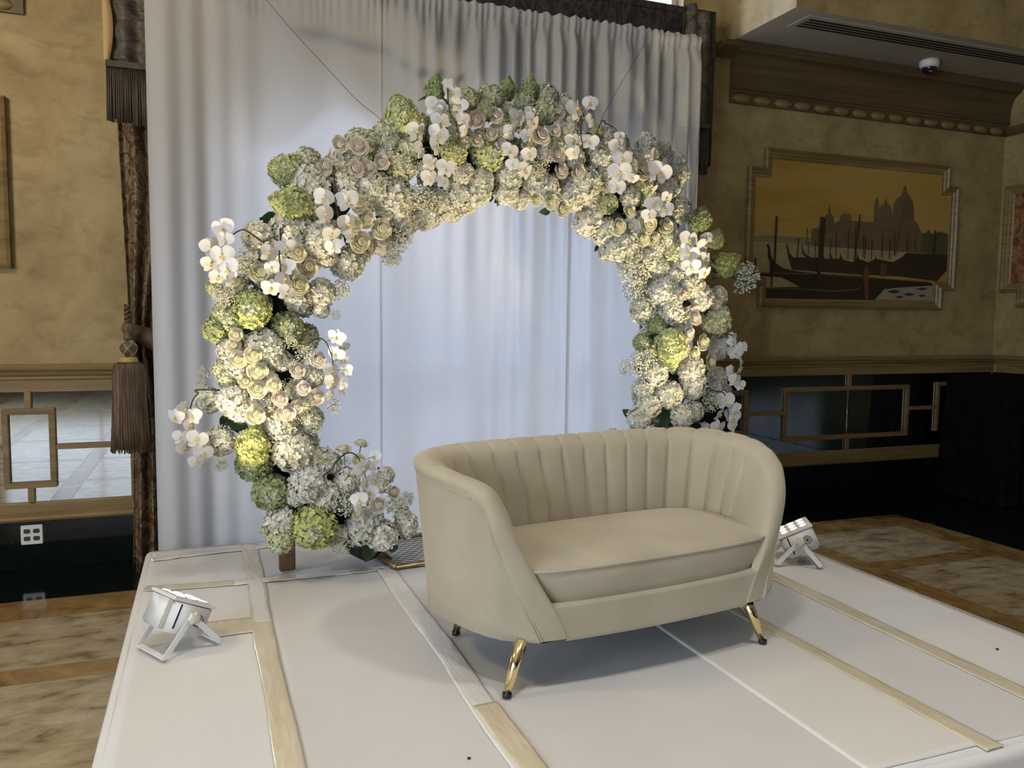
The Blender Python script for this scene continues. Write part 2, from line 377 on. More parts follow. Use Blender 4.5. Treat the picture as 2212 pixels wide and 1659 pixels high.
# soffit with slot vent, crown moulding with egg beads
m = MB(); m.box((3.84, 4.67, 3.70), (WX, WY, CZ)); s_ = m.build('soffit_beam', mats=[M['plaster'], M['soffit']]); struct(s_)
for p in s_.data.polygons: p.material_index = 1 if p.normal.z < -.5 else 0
def crown(x0, x1, name):
    pr = [(0, 3.345), (.030, 3.345), (.034, 3.362), (.050, 3.368), (.052, 3.388), (.040, 3.394), (.040, 3.42)]
    pr += [(.040 + .095 * (1 - math.cos(k / 8 * PI / 2)), 3.42 + .205 * math.sin(k / 8 * PI / 2)) for k in range(1, 9)]
    pr += [(.142, 3.63), (.146, 3.65), (.158, 3.655), (.162, 3.69), (0, 3.695)]
    m = MB(); m.extrude([(WY - d, z) for d, z in pr], 'x', x0, x1); t = struct(m.build(name, M['darkwood']))
    m = MB(); m.box((x0, WY - .02, 3.262), (x1, WY, 3.345)); m.build('bead_strip', M['darkwood'], t)
    k = int((x1 - x0) / .2); me = None
    for i in range(k):
        x = x0 + .11 + i * .2
        if me is None:
            m = MB(); n_ = 10
            rows = []
            for a in range(7):
                u = -1 + 2 * a / 6; rr_ = (1 - abs(u) ** 3) ** .5
                rows.append([Vector((u * .088, -.02 - .026 * rr_ * math.cos(b), .034 * rr_ * math.sin(b))) for b in [-PI/2 + PI * q / 6 for q in range(7)]])
            m.grid(rows); me = m.mesh('bead'); me.materials.append(M['wood'])
            me.polygons.foreach_set('use_smooth', [True] * len(me.polygons))
        o = D.objects.new('bead', me); COL.objects.link(o); o.location = (x, WY, 3.303); o.parent = t
    return t
crown(3.90, WX, 'trim_8'); crown(LX, -.955, 'trim_9')
m = MB(); m.extrude([(WY, 3.60), (WY - .05, 3.63), (WY - .150, 3.655), (WY - .162, 3.69), (WY, 3.695)], 'x', 3.74, 3.90); struct(m.build('trim_10', M['darkwood']))
m = MB(); m.box((WX - .02, 3.0, 3.262), (WX, WY - .03, 3.345)); struct(m.build('trim_11', M['darkwood']))
# slot vent
t = empty('air_vent', (5.42, 4.85, 3.70)); tag(t, 'long slotted air vent in the underside of the soffit', 'vent')
m = MB(); m.box((-1.40, -.10, -.006), (1.44, .14, 0)); m.build('frame', M['soffit'], t)
for k in range(4):
    m = MB(); m.box((-1.35, -.055 + k * .042, -.009), (1.42, -.033 + k * .042, -.005)); m.build('slot', M['dark'], t)
# security camera dome
t = empty('security_camera', (5.62, 5.17, 3.70)); tag(t, 'small white dome security camera under the soffit', 'camera')
m = MB(); m.lathe([(.075, 0), (.078, -.02), (.074, -.055), (.058, -.062)], 24); m.build('housing', M['white'], t, True)
m = MB(); m.lathe([(.056, -.058)] + [(.056 * math.cos(a), -.062 - .05 * math.sin(a)) for a in [PI/2 * k / 6 for k in range(6)]] + [(.004, -.113)], 20); m.build('dome', mat('dark_dome', (.01, .012, .012), .08), t, True)
m = MB(); m.lathe([(.018, -.10), (.018, -.112), (.01, -.116)], 12, M=Matrix.Translation((-.012, -.025, .012))); m.build('lens', mat('lens_glint', (.12, .15, .14), .2), t, True)

# pictures ------------------------------------------------------------
def frame_bars(t, poly, inset, y_out, depth, mt, plane='y', wall=WY):
    """mitred moulded frame along a closed polygon (counter-clockwise seen from the room)"""
    n = len(poly); P = [Vector(p) for p in poly]
    def off(i, d):
        a, b, c = P[i - 1], P[i], P[(i + 1) % n]
        e1 = (b - a).normalized(); e2 = (c - b).normalized()
        n1 = Vector((-e1.y, e1.x)); n2 = Vector((-e2.y, e2.x)); k = (n1 + n2); k = k / max(.2, k.dot(n1))
        return b + k * d
    prof = [(0, 0), (0, depth), (inset * .18, depth * 1.25), (inset * .34, depth * .8), (inset * .5, depth * .85), (inset * .62, depth * .55), (inset * .85, depth * .5), (inset, depth * .25), (inset, 0)]
    def P3(q, h): return Vector((q.x, wall - h, q.y)) if plane == 'y' else Vector((wall - h, q.x, q.y))
    for i in range(n):
        j = (i + 1) % n; m = MB()
        m.grid([[P3(off(i, d), h) for d, h in prof], [P3(off(j, d), h) for d, h in prof]])
        m.v = [v - t.location for v in m.v]; m.build('frame_bar', mt, t)
FW = .088
poly = [(4.229, 1.655), (6.222, 1.655), (6.222, 1.835), (6.37, 1.835), (6.37, 2.765), (6.25, 2.765), (6.25, 2.94), (4.248, 2.94), (4.248, 2.782), (4.09, 2.782), (4.09, 1.82), (4.229, 1.82)]
t = empty('harbour_painting', (5.23, WY, 1.655)); tag(t, 'framed Venice harbour painting with domes, gondolas and a yellow sky on the dark wall', 'painting')
frame_bars(t, poly, FW, WY, .04, M['wood'])
def pmat(nm, c, var=.15, sc=14):
    return mottled('paint_' + nm, [(.3, tuple(x * (1 - var) for x in c)), (.7, tuple(min(1, x * (1 + var)) for x in c))], sc, .45, 4, .5, 0, (.4, 1, 1.4))
def cpt(p): return (1560 + p[0] * .29476, 300 + p[1] * .29476)
pd = [.0145]
def paint(nm, pts, c, raw=False):
    pd[0] += .0006; m = MB()
    P = [(at_y(*cpt(p), WY) if not raw else Vector((p[0], WY, p[1]))) for p in pts]
    P = [Vector((max(4.12, min(6.35, p.x)), WY - pd[0], max(1.70, min(2.90, p.z)))) - t.location for p in P]
    m.add(P, [tuple(range(len(P)))]); o = m.build(nm, pmat(nm, c), t); return o
ip = [(4.14, 1.86), (4.28, 1.86), (4.28, 1.70), (6.18, 1.70), (6.18, 1.88), (6.33, 1.88), (6.33, 2.72), (6.20, 2.72), (6.20, 2.90), (4.29, 2.90), (4.29, 2.735), (4.14, 2.735)]
m = MB(); m.extrude(ip, 'y', WY - .014, WY - .004); m.v = [v - t.location for v in m.v]
cv = m.build('canvas', mottled('paint_sky', [(.3, (.36, .215, .042)), (.5, (.45, .285, .060)), (.7, (.44, .305, .10))], 1.6, .45, 4, .8, 0, (.5, 1, 2)), t)
paint('far_shore', [(215, 722), (260, 708), (400, 712), (480, 716), (560, 722), (645, 728), (645, 790), (215, 765)], (.24, .19, .10))
paint('water', [(215, 752), (640, 780), (1440, 832), (1440, 930), (700, 1000), (500, 1090), (320, 1120), (215, 1010)], (.36, .29, .15))
paint('basilica', [(640, 785), (645, 662), (690, 655), (735, 590), (742, 570), (765, 548), (772, 500), (776, 480), (780, 500), (786, 548), (808, 572), (816, 640), (822, 612), (850, 600), (855, 562), (876, 556), (886, 530), (896, 556), (915, 548), (936, 568), (936, 602), (1010, 606), (1100, 612), (1104, 485), (1112, 450), (1125, 430), (1138, 452), (1140, 525), (1152, 492), (1178, 470), (1188, 435), (1192, 432), (1200, 470), (1222, 490), (1232, 520), (1236, 560), (1246, 480), (1266, 440), (1300, 415), (1314, 390), (1318, 355), (1330, 338), (1340, 355), (1346, 395), (1366, 420), (1384, 450), (1394, 500), (1396, 600), (1422, 625), (1450, 690), (1450, 838)], (.155, .105, .055))
paint('dome_shade', [(1300, 600), (1310, 470), (1340, 430), (1375, 450), (1390, 500), (1393, 600)], (.125, .085, .045))
paint('trees', [(1448, 692), (1480, 690), (1500, 662), (1520, 700), (1555, 690), (1590, 680), (1645, 700), (1640, 860), (1440, 835)], (.085, .075, .028))
paint('far_gondolas', [(470, 775), (458, 772), (470, 860), (500, 960), (900, 990), (1300, 1010), (1560, 1045), (1640, 960), (1640, 852), (1340, 836), (1300, 870), (1240, 905), (1120, 880), (1105, 845), (1110, 880), (1060, 905), (990, 880), (975, 820), (975, 870), (950, 905), (870, 885), (850, 830), (852, 880), (800, 880), (782, 840), (785, 880), (740, 880), (722, 820), (722, 870), (640, 870), (590, 840), (572, 765), (575, 840), (600, 868), (510, 870), (482, 835)], (.032, .022, .012))
paint('near_gondola', [(215, 975), (340, 980), (335, 900), (322, 860), (325, 800), (315, 790), (318, 772), (332, 772), (342, 800), (345, 850), (372, 905), (440, 950), (520, 968), (660, 985), (1010, 1005), (1025, 930), (1045, 915), (1060, 960), (1058, 1012), (1500, 1050), (1530, 1062), (1530, 1100), (1180, 1098), (1100, 1178), (310, 1168), (312, 1090), (560, 1085), (420, 1015), (215, 1003)], (.022, .014, .008))
paint('dark_water', [(310, 1100), (1000, 1085), (1180, 1095), (1105, 1180), (310, 1170)], (.020, .014, .008))
paint('bow_plank', [(1040, 915), (1062, 960), (1062, 1172), (1036, 1178), (1018, 1000)], (.13, .052, .018))
paint('stern_plank', [(1150, 908), (1196, 920), (1190, 1010), (1142, 1010)], (.12, .055, .018))
paint('ripples', [(1104, 1178), (1180, 1105), (1230, 1095), (1300, 1090), (1530, 1075), (1525, 1190)], (.30, .27, .19))
for a in ((1190, 1120, 110, 14), (1310, 1140, 90, 12), (1250, 1160, 70, 10), (1400, 1100, 100, 10), (1420, 1150, 60, 10)):
    paint('ripple_stroke', [(a[0], a[1]), (a[0] + a[2] * .5, a[1] - a[3]), (a[0] + a[2], a[1]), (a[0] + a[2] * .5, a[1] + a[3])], (.03, .025, .014))
paint('gunwale', [(310, 1088), (560, 1095), (800, 1112), (980, 1098), (1010, 1060), (985, 1108), (800, 1122), (560, 1104), (310, 1097)], (.14, .075, .03))
paint('gunwale', [(215, 977), (660, 988), (1010, 1010), (1500, 1048), (1500, 1056), (1010, 1018), (660, 996), (215, 985)], (.15, .085, .035))
for x0, y0, x1, y1, w_ in ((377, 570, 358, 975, 15), (703, 575, 678, 1015, 27), (729, 585, 708, 890, 14), (989, 555, 946, 905, 9), (604, 655, 599, 790, 5), (541, 735, 529, 870, 7), (776, 740, 766, 880, 7), (816, 680, 812, 880, 5), (906, 660, 898, 880, 5), (1030, 720, 1022, 880, 6), (1076, 740, 1070, 885, 6), (1150, 700, 1146, 870, 7), (1205, 740, 1200, 880, 7), (1280, 650, 1245, 850, 5), (1240, 680, 1236, 860, 6), (1532, 675, 1516, 890, 14), (218, 875, 212, 975, 14), (340, 975, 334, 1085, 12), (660, 745, 652, 870, 6), (610, 755, 606, 850, 6), (1330, 700, 1327, 830, 5), (1390, 700, 1386, 830, 5), (1010, 710, 1004, 870, 5), (950, 640, 944, 880, 5)):
    paint('mooring_pole', [(x0, y0), (x0 + w_, y0), (x1 + w_, y1), (x1, y1)], (.035, .022, .012))
# picture at the left edge and picture on the right-hand wall
t = empty('framed_picture', (-1.7, WY, 1.80)); tag(t, 'framed ochre picture at the left edge of the photo', 'painting')
frame_bars(t, [(-2.3, 1.806), (-1.066, 1.806), (-1.066, 2.79), (-2.3, 2.79)], .10, WY, .04, M['wood'])
m = MB(); m.box((-.52, -.016, .08), (.56, -.004, .92)); m.build('canvas', mottled('paint_ochre', [(.3, (.30, .19, .06)), (.7, (.45, .33, .14))], 2, .5), t)
t = empty('framed_picture', (WX, 4.4, 1.68)); tag(t, 'framed dark red and brown picture on the far right wall', 'painting')
py = [5.467, 5.267, 3.5, 3.3]
poly = [(5.267, 1.687), (5.267, 1.827), (5.440, 1.827), (5.440, 2.80), (3.3, 2.80), (3.3, 1.827), (3.5, 1.827), (3.5, 1.687)]
poly = poly[::-1]
frame_bars(t, [(-0 + a, b) for a, b in poly][::-1], .09, 0, .04, M['wood'], 'x', WX)
m = MB(); m.extrude([(5.35, 1.9), (5.2, 1.9), (5.2, 1.76), (3.55, 1.76), (3.55, 1.9), (3.38, 1.9), (3.38, 2.73), (5.35, 2.73)], 'x', WX - .016, WX - .004)
m.v = [v - t.location for v in m.v]; m.build('canvas', mottled('paint_market', [(.3, (.03, .015, .01)), (.45, (.22, .07, .03)), (.55, (.30, .20, .08)), (.7, (.06, .04, .02))], 6, .5, 4, 1.5), t)

# wall outlet
t = empty('wall_outlet', (-1.015, WY - .02, .152)); tag(t, 'white four-socket wall outlet in the black base at lower left', 'outlet')
m = MB(); m.cbox((-.058, -.007, 0), (.058, 0, .119), .003); m.build('plate', M['white'], t)
for sx in (-.025, .025):
    for sz in (.037, .082):
        m = MB(); m.cbox((sx - .017, -.010, sz - .013), (sx + .017, -.006, sz + .013), .0035); so = m.build('socket', mat('outlet_brown', (.05, .035, .025), .4), t)

# draped bar table in the dark right corner
t = empty('draped_table', (6.52, 5.06, 0)); tag(t, 'tall table under a black floor-length cloth in the dark corner', 'table')
m = MB(); rows = []
for z, s, a in ((1.075, .0, 0), (1.075, .97, 0), (1.06, 1.0, .002), (.8, 1.02, .012), (.4, 1.06, .02), (.01, 1.09, .028)):
    row = []
    for k in range(96):
        th = 2 * PI * k / 96; c, q = math.cos(th), math.sin(th)
        e = (abs(c) ** 6 + abs(q) ** 6) ** (-1 / 6)
        w_ = a * math.sin(th * 17 + 2 * math.sin(th * 3))
        row.append(Vector((.32 * e * c * s + w_ * c, .34 * e * q * s + w_ * q, z)))
    rows.append(row)
m.grid(rows, closed=True); m.build('cloth', M['blackcloth'], t, True)
for sx in (-.25, .25):
    for sy in (-.25, .25):
        m = MB(); m.tube([(sx, sy, 0.005), (sx, sy, 1.05)], .014, 8); m.build('leg', M['black'], t)

# unseen pendant lamp, added to light the left part of the back wall
def pendant(loc, power, label):
    t = empty('added_pendant', (loc[0], loc[1], CZ)); tag(t, label, 'lamp', 'unseen added pendant lamps')
    h = CZ - loc[2]
    m = MB(); m.tube([(0, 0, -h + .35), (0, 0, 0)], .012, 8); m.build('rod', M['gold'], t)
    m = MB(); m.lathe([(.04, -h + .36), (.12, -h + .32), (.26, -h + .20), (.27, -h + .19), (.13, -h + .30), (.04, -h + .34)], 24); m.build('shade', M['gold'], t, True)
    m = MB(); m.lathe([(.005, -h + .14), (.04, -h + .16), (.05, -h + .2), (.03, -h + .27), (.02, -h + .32)], 16); m.build('bulb', emit('bulb_glow', (1, .75, .45), 6), t, True)
    l = light('added_pendant_light', 'POINT', (loc[0], loc[1], loc[2]), power, (1.0, .81, .55), shadow_soft_size=.22)
pendant((-2.3, 3.2, 3.6), 105, 'unseen brass pendant lamp added left of the stage to light the wall')
def downlight(x, y, power, label):  # unseen ceiling lamps, added to light stage and loveseat from above
    t = empty('downlight', (x, y, CZ)); tag(t, label, 'lamp', 'unseen ceiling downlights added over the stage')
    m = MB(); m.lathe([(.13, -.001), (.13, -.012), (.10, -.014), (.095, -.004)], 28); m.build('trim_ring', M['white'], t, True)
    m = MB(); m.lathe([(.094, -.003), (.05, -.006), (.003, -.007)], 24); m.build('lens', emit('downlight_glow', (1, .86, .68), 8), t, True)
    light('added_downlight_beam', 'SPOT', (x, y, CZ - .03), power, (1.0, .94, .86), (x, y, 0), spot_size=math.radians(108), spot_blend=.6, shadow_soft_size=.22)
downlight(.2, 1.2, 255, 'unseen round ceiling downlight added over the front left of the stage')
downlight(2.3, 1.0, 240, 'unseen round ceiling downlight added over the front right of the stage')

# ================================================================== STAGE
SX0, SX1, SY0, SY1 = -.34, 3.19, 1.64, 4.76
t = empty('stage', ((SX0 + SX1) / 2, (SY0 + SY1) / 2, 0)); tag(t, 'low stage platform covered with taped white cloth', 'stage')
so = t.location.copy()
m = MB(); m.box(Vector((SX0 + .03, SY0 + .03, .005)) - so, Vector((SX1 - .03, SY1 - .03, ST - .015)) - so); m.build('platform', M['post'], t)
def nz(p, s): return noise.noise(Vector(p) * s)
def sheet(x0, x1, y0, y1, z, nx, ny, amp, mt, name='cloth_sheet'):
    rows = []
    for j in range(ny + 1):
        y = y0 + (y1 - y0) * j / ny
        rows.append([Vector((x0 + (x1 - x0) * i / nx, y, z + amp * nz((x0 + (x1 - x0) * i / nx, y * .6, z * 9), 5))) - so for i in range(nx + 1)])
    m = MB(); m.grid(rows); o = m.build(name, mt, t, True)
    s = o.modifiers.new('thick', 'SOLIDIFY'); s.thickness = .0015; s.offset = -1
    return o
# base cloth with rounded edges and skirts all round
def edge_profile():           # (outward, z)
    pr = [(-.03, ST - .001)]
    pr += [(-.03 + .03 * math.sin(a), ST - .031 + .03 * math.cos(a)) for a in [PI / 2 * k / 5 for k in range(1, 6)]]
    return pr + [(.004, .15), (.010, .06), (.014, .006)]
m = MB(); pr = edge_profile(); ring_n = 240; rows = []
per = []
cx_, cy_ = (SX0 + SX1) / 2, (SY0 + SY1) / 2
hx, hy = (SX1 - SX0) / 2, (SY1 - SY0) / 2; rc = .05
pts = []
for (qx, qy, a0) in ((1, -1, -PI/2), (1, 1, 0), (-1, 1, PI/2), (-1, -1, PI)):
    for k in range(7):
        a = a0 + PI / 2 * k / 6; pts.append((Vector((qx * (hx - rc) + rc * math.cos(a), qy * (hy - rc) + rc * math.sin(a), 0)), Vector((math.cos(a), math.sin(a), 0))))
    # straight run to the next corner
    nx_, ny_ = {(1, -1): (1, 1), (1, 1): (-1, 1), (-1, 1): (-1, -1), (-1, -1): (1, -1)}[(qx, qy)]
    a = a0 + PI / 2; p1 = pts[-1][0]; p2 = Vector((nx_ * (hx - rc) + rc * math.cos(a), ny_ * (hy - rc) + rc * math.sin(a), 0))
    for k in range(1, 40): pts.append((p1.lerp(p2, k / 40), Vector((math.cos(a), math.sin(a), 0))))
for d, z in pr:
    row = []
    for i, (p, nn) in enumerate(pts):
        w_ = (.010 * math.sin(i * .9 + 2 * math.sin(i * .23)) * max(0, (ST - .04 - z) / ST)) if z < ST - .04 else 0
        q = p + nn * (d + w_); row.append(Vector((q.x, q.y, z)))
    rows.append(row)
m.grid(rows, closed=True)
m.build('skirt', M['stage0'], t, True)
z0 = ST - .0012
sheet(SX0 + .03, SX1 - .03, SY0 + .03, SY1 - .03, z0, 90, 90, .0008, M['stage0'], 'base_cloth')
sheet(.235, .86, SY0 + .06, 4.0, z0 + .0022, 24, 80, .0010, M['stage1'])
sheet(.86, 1.79, SY0 + .06, 4.0, z0 + .0023, 34, 80, .0012, M['stage1'])
sheet(1.75, 2.21, SY0 + .06, 4.0, z0 + .0042, 20, 80, .0010, M['stage2'])
sheet(2.22, 2.66, SY0 + .06, 4.0, z0 + .0024, 20, 80, .0010, M['stage1'])
sheet(.23, .86, 4.05, 4.6, z0 + .0022, 24, 20, .002, M['stage1'])
def strip(path, w, mt, z=.006, amp=.0015, name='tape_strip'):
    P = crom([Vector((x, y, 0)) for x, y in path], 26) if len(path) > 2 else [Vector((path[0][0], path[0][1], 0)).lerp(Vector((path[1][0], path[1][1], 0)), k / 70) for k in range(71)]
    rows = []
    for i, p in enumerate(P):
        tg = (P[min(i + 1, len(P) - 1)] - P[max(i - 1, 0)]).normalized(); nn = Vector((-tg.y, tg.x, 0))
        ww = w * (1 + .10 * nz((p.x * 3, p.y * 3, 1.7), 2))
        rows.append([Vector((p.x + nn.x * ww * u, p.y + nn.y * ww * u, ST + z - .001 + amp * nz((p.x * 2 + u, p.y * 2, 4), 9) - (.0015 if abs(u) > .45 else 0))) - so for u in (-.5, -.4, -.2, 0, .2, .4, .5)])
    m = MB(); m.grid(rows); o = m.build(name, mt, t, True)
    s = o.modifiers.new('thick', 'SOLIDIFY'); s.thickness = .001; s.offset = -1; return o
strip([(.196, 4.70), (.200, 4.0), (.190, 3.3), (.198, 2.6), (.200, 1.665)], .082, M['tape'])
strip([(.200, 4.02), (.196, 3.45)], .062, M['cleartape'], .0075, .002)
strip([(.835, 4.0), (.835, 3.4), (.845, 2.9), (.835, 2.4), (.850, 1.70)], .095, M['cleartape'], .0065, .003)
strip([(.845, 2.45), (.850, 2.0), (.855, 1.68)], .085, M['tape'], .0085, .003)
strip([(2.655, 3.9), (2.66, 3.1), (2.65, 2.5), (2.645, 1.665)], .085, M['tape'], .006, .0015)
strip([(2.19, 3.9), (2.185, 2.9), (2.20, 2.2), (2.215, 1.665)], .075, M['tape'], .0065, .0015)
strip([(-.30, 4.07), (-.10, 4.04), (.16, 4.02)], .075, M['tape'], .006, .0015)
strip([(.10, 4.02), (.50, 4.01), (1.1, 4.02), (1.7, 4.01), (2.7, 4.0)], .075, M['cleartape'], .0068, .0025)
strip([(-.30, 4.55), (.02, 4.60), (.60, 4.63), (1.4, 4.64)], .07, M['cleartape'], .006, .0025)
strip([(-.03, 3.44), (.16, 3.44)], .17, M['tape'], .0055, .0006)
# bits on the cloth
for px, py in ((1013, 1638), (2154, 1402)):
    p = at_z(px, py, ST + .003); m = MB(); m.lathe([(.001, 0), (.006, .001), (.005, .004), (.001, .005)], 7)
    o = m.build('crumb', M['black']); o.location = (p.x, p.y, ST + .0012); tag(o, 'tiny dark crumb on the stage cloth ' + ('near the front edge' if px < 1500 else 'beside the right edge'), 'crumb')

# ================================================================== DRAPE, CURTAINS, VALANCE
DY = 4.92
def fold(x, z):
    k = min(1, max(0, (x - 1.0) / .7)); hz = min(1, max(0, (z - .4) / 2.6))      # narrow regular folds on the right, strongest at the top
    f = (1 - k) * (.022 * math.sin(x * 7.5 + .5 + .5 * math.sin(z * .7)) + .008 * math.sin(x * 19 + 1.2) + .010 * math.sin(x * 36 + .6 + 2 * math.sin(x * 5)) * max(0, min(1, (.45 - x) / .4)))
    f += k * (.028 * math.sin(x * 54 + 1.6 * math.sin(x * 6) + .2 * math.sin(z * 1.1)) * hz ** 1.5 + .030 * math.sin(x * 13 + 1.3 + .3 * math.sin(z)) + .016 * math.sin(x * 29 + .4 * z + math.sin(x * 7)) * (1 - .7 * hz))
    return f + .006 * nz((x * 3, z * .35, 2.0), 2)
t = empty('white_drape', (1.5, DY, 0)); tag(t, 'white floor-length drape hung behind the flower arch', 'drape'); do = t.location.copy()
def rodz(x): return 3.50
for i, (a, b, oy) in enumerate(((-.285, 1.012, 0), (.998, 2.262, .010), (2.245, 3.235, 0))):
    rows = []; nx = int((b - a) / .0075); zs = [.03 + (3.40 - .03) * k / 34 for k in range(35)] + [3.415, 3.43, 3.445, 3.46, 3.475, 3.49, 3.50, 3.505]
    for z in zs:
        row = []
        for k in range(nx + 1):
            x = a + (b - a) * k / nx; q = max(0, min(1, (z - 3.30) / .10))
            y = fold(x, z) * (1 - .75 * q) + q * .006 * math.sin(x * 130 + 2 * math.sin(x * 19))
            if z > 3.43: y += -.012 * math.sin((z - 3.43) / .075 * PI)
            zz = z + (.008 * math.sin(x * 90 + 3 * math.sin(x * 13)) if z > 3.48 else 0)
            row.append(Vector((x, DY + oy + y - .0, zz)) - do)
        rows.append(row)
    m = MB(); m.grid(rows); m.build('drape_panel', M['drape'], t, True)
m = MB(); m.tube([Vector((-.33, DY + .028, 3.465)) - do, Vector((3.22, DY + .028, 3.465)) - do], .012, 10); m.build('rod', M['white'], t)
for x in (-.27, 3.21):
    m = MB(); m.tube([Vector((x, DY + .075, .0)) - do, Vector((x, DY + .075, 3.44)) - do], .02, 10); m.build('upright', M['white'], t)

def wavy(x0f, x1f, y, z0, z1, amp, nf, nx, nzr, off, ph=0.):
    rows = []
    for j in range(nzr + 1):
        z = z0 + (z1 - z0) * j / nzr; a, b = x0f(z), x1f(z)
        rows.append([Vector((a + (b - a) * i / nx, y + amp * math.sin(i / nx * nf * 2 * PI + ph + .3 * math.sin(z * 2)), z)) - off for i in range(nx + 1)])
    m = MB(); m.grid(rows); return m
def smooth(a, b, t): t = max(0, min(1, t)); t = t * t * (3 - 2 * t); return a + (b - a) * t
t = empty('damask_curtain', (-.3, 5.2, 0)); tag(t, 'brown damask curtain tied back with a tassel at the left of the drape', 'curtain'); o_ = t.location.copy()
def cl0(z): return -.445 + .02 * math.sin(z * 1.5)
def cl1(z):
    if z > 1.40: return smooth(-.20, .13, (z - 1.40) / 1.0)
    return smooth(-.20, -.10, (1.40 - z) / .6)
w_ = wavy(cl0, cl1, 5.24, .02, 3.5, .035, 5, 90, 60, o_, .6); c_ = w_.build('cloth', M['damask'], t, True)
s = c_.modifiers.new('thick', 'SOLIDIFY'); s.thickness = .003
# tie band
m = MB(); rows = []
for k in range(13):
    u = k / 12; x = -.44 + .36 * u; y = 5.18 - .03 * math.sin(u * PI); zc = 1.455 - .16 * u
    rows.append([Vector((x, y, zc + .045 + .06 * u)) - o_, Vector((x, y - .008, zc)) - o_, Vector((x, y, zc - .035 - .075 * u)) - o_])
m.grid(rows); b_ = m.build('tie_band', M['tie'], t, True); s = b_.modifiers.new('thick', 'SOLIDIFY'); s.thickness = .01
t = empty('damask_curtain', (3.1, 5.2, 0)); tag(t, 'brown damask curtain behind the right end of the drape', 'curtain'); o_ = t.location.copy()
w_ = wavy(lambda z: 2.74 + (.25 if z < 1.4 else smooth(.25, .05, (z - 1.4) / 1.0)), lambda z: 3.17, 5.24, .02, 3.5, .03, 5, 70, 40, o_, .2); c_ = w_.build('cloth', M['damask'], t, True)
s = c_.modifiers.new('thick', 'SOLIDIFY'); s.thickness = .003

t = empty('valance', (1.5, 5.12, 2.7)); tag(t, 'dark blue damask valance above the drape', 'valance'); o_ = t.location.copy()
def vbot(x):
    u = (x - .12) / 1.05; ph = u - math.floor(u)
    return 2.60 + .30 * math.exp(-((ph - .55) / .28) ** 2) if x > .05 else 2.65
rows = []
nx = 160
for j in range(13):
    row = []
    for i in range(nx + 1):
        x = -.19 + (3.52 + .19) * i / nx; zb = vbot(x); z = zb + (3.78 - zb) * j / 12
        row.append(Vector((x, 5.16 + .012 * math.sin(x * 24 + z * 2) * (1 - j / 12), z)) - o_)
    rows.append(row)
m = MB(); m.grid(rows); c_ = m.build('pelmet_cloth', M['damaskblue'], t, True); s = c_.modifiers.new('thick', 'SOLIDIFY'); s.thickness = .006; s.offset = 1
m = MB(); m.box(Vector((-.19, 5.15, 3.74)) - o_, Vector((3.52, 5.44, 3.785)) - o_); m.build('pelmet_board', M['damaskblue'], t)
m = MB(); m.box(Vector((3.49, 5.15, 3.46)) - o_, Vector((3.52, 5.44, 3.745)) - o_); m.build('pelmet_return', M['damaskblue'], t)
# jabot tails with bullion fringe left and right
def tail(label, xa, xb, zt, zf, zb, y, lining):
    t = empty('swag_tail', ((xa + xb) / 2, y, zb)); tag(t, label, 'swag', 'fringed swag tails of the valance'); o_ = t.location.copy()
    m = MB(); rows = []
    for j in range(31):
        z = zf + (zt - zf) * j / 30
        rows.append([Vector((xa + (xb - xa) * i / 40, y - .02 + .018 * math.sin(i / 40 * 4.5 * PI) + .010 * math.sin(z * 46 + i * .12), z + .02 * math.sin(i * .16))) - o_ for i in range(41)])
    m.grid(rows); c_ = m.build('gathered_cloth', M['swag'], t, True); s = c_.modifiers.new('thick', 'SOLIDIFY'); s.thickness = .004
    if lining:
        m = MB(); rows = []
        for j in range(21):
            z = zf + .01 + (zt - zf) * j / 20; bul = .018 + .022 * math.sin(min(1, j / 12) * PI)
            rows.append([Vector((xa - .010 + (bul + .012) * u, y - .03 - .012 * math.sin(u * PI), z)) - o_ for u in (0, .25, .5, .75, 1)])
        m.grid(rows); m.build('lining_edge', M['lining'], t, True)
    m = MB(); m.box(Vector((xa, y - .046, zf - .025)) - o_, Vector((xb, y - .010, zf + .008)) - o_); m.build('fringe_braid', M['fringe'], t)
    nst = int((xb - xa) / .0095)
    m = MB()
    for i in range(nst):
        x = xa + (xb - xa) * (i + .5) / nst; dz = random.uniform(-.012, .012) - .03 * (i / nst)
        for row in (0, 1):
            p0 = Vector((x, y - .030 + .014 * row, zf - .02)); p1 = Vector((x + random.uniform(-.006, .006), y - .032 + .014 * row + random.uniform(-.006, .006), zb + dz))
            m.tube([p0 - o_, p0.lerp(p1, .5) - o_, p1 - o_], .0048, 5)
    f_ = m.build('fringe_cords', M['fringe'], t, True); f_['kind'] = 'stuff'
tail('gathered dark swag tail with brown fringe at the top left', -.495, -.20, 3.55, 2.93, 2.62, 5.09, True)
tail('narrow dark swag tail with fringe right of the drape top', 3.20, 3.425, 3.76, 2.95, 2.62, 5.09, False)

# tassel hanging in front of the left curtain
t = empty('tassel', (-.425, 5.08, .74)); tag(t, 'large brown thread tassel hanging beside the left curtain', 'tassel')
tz = t.location.z; yk = (5.08) / 5.2
def tl(z): return (z - HC) * yk + HC - tz
m = MB(); m.lathe([(.045, tl(1.262)), (.068, tl(1.248)), (.080, tl(1.21)), (.083, tl(1.05)), (.087, tl(.90)), (.092, tl(.76)), (.085, tl(.755))], 28); m.build('skirt_core', M['tassel'], t, True)
m = MB()
for k in range(120):
    a = 2 * PI * k / 120 + random.uniform(-.02, .02); e = random.uniform(-.012, .012)
    r_ = [(.050, tl(1.265)), (.074, tl(1.25)), (.086, tl(1.205)), (.088, tl(1.03)), (.091 + random.uniform(0, .005), tl(.88)), (.097 + random.uniform(0, .008), tl(.745) + e)]
    m.tube([Vector((rr_ * math.cos(a), rr_ * math.sin(a), z)) for rr_, z in r_], .0032, 4)
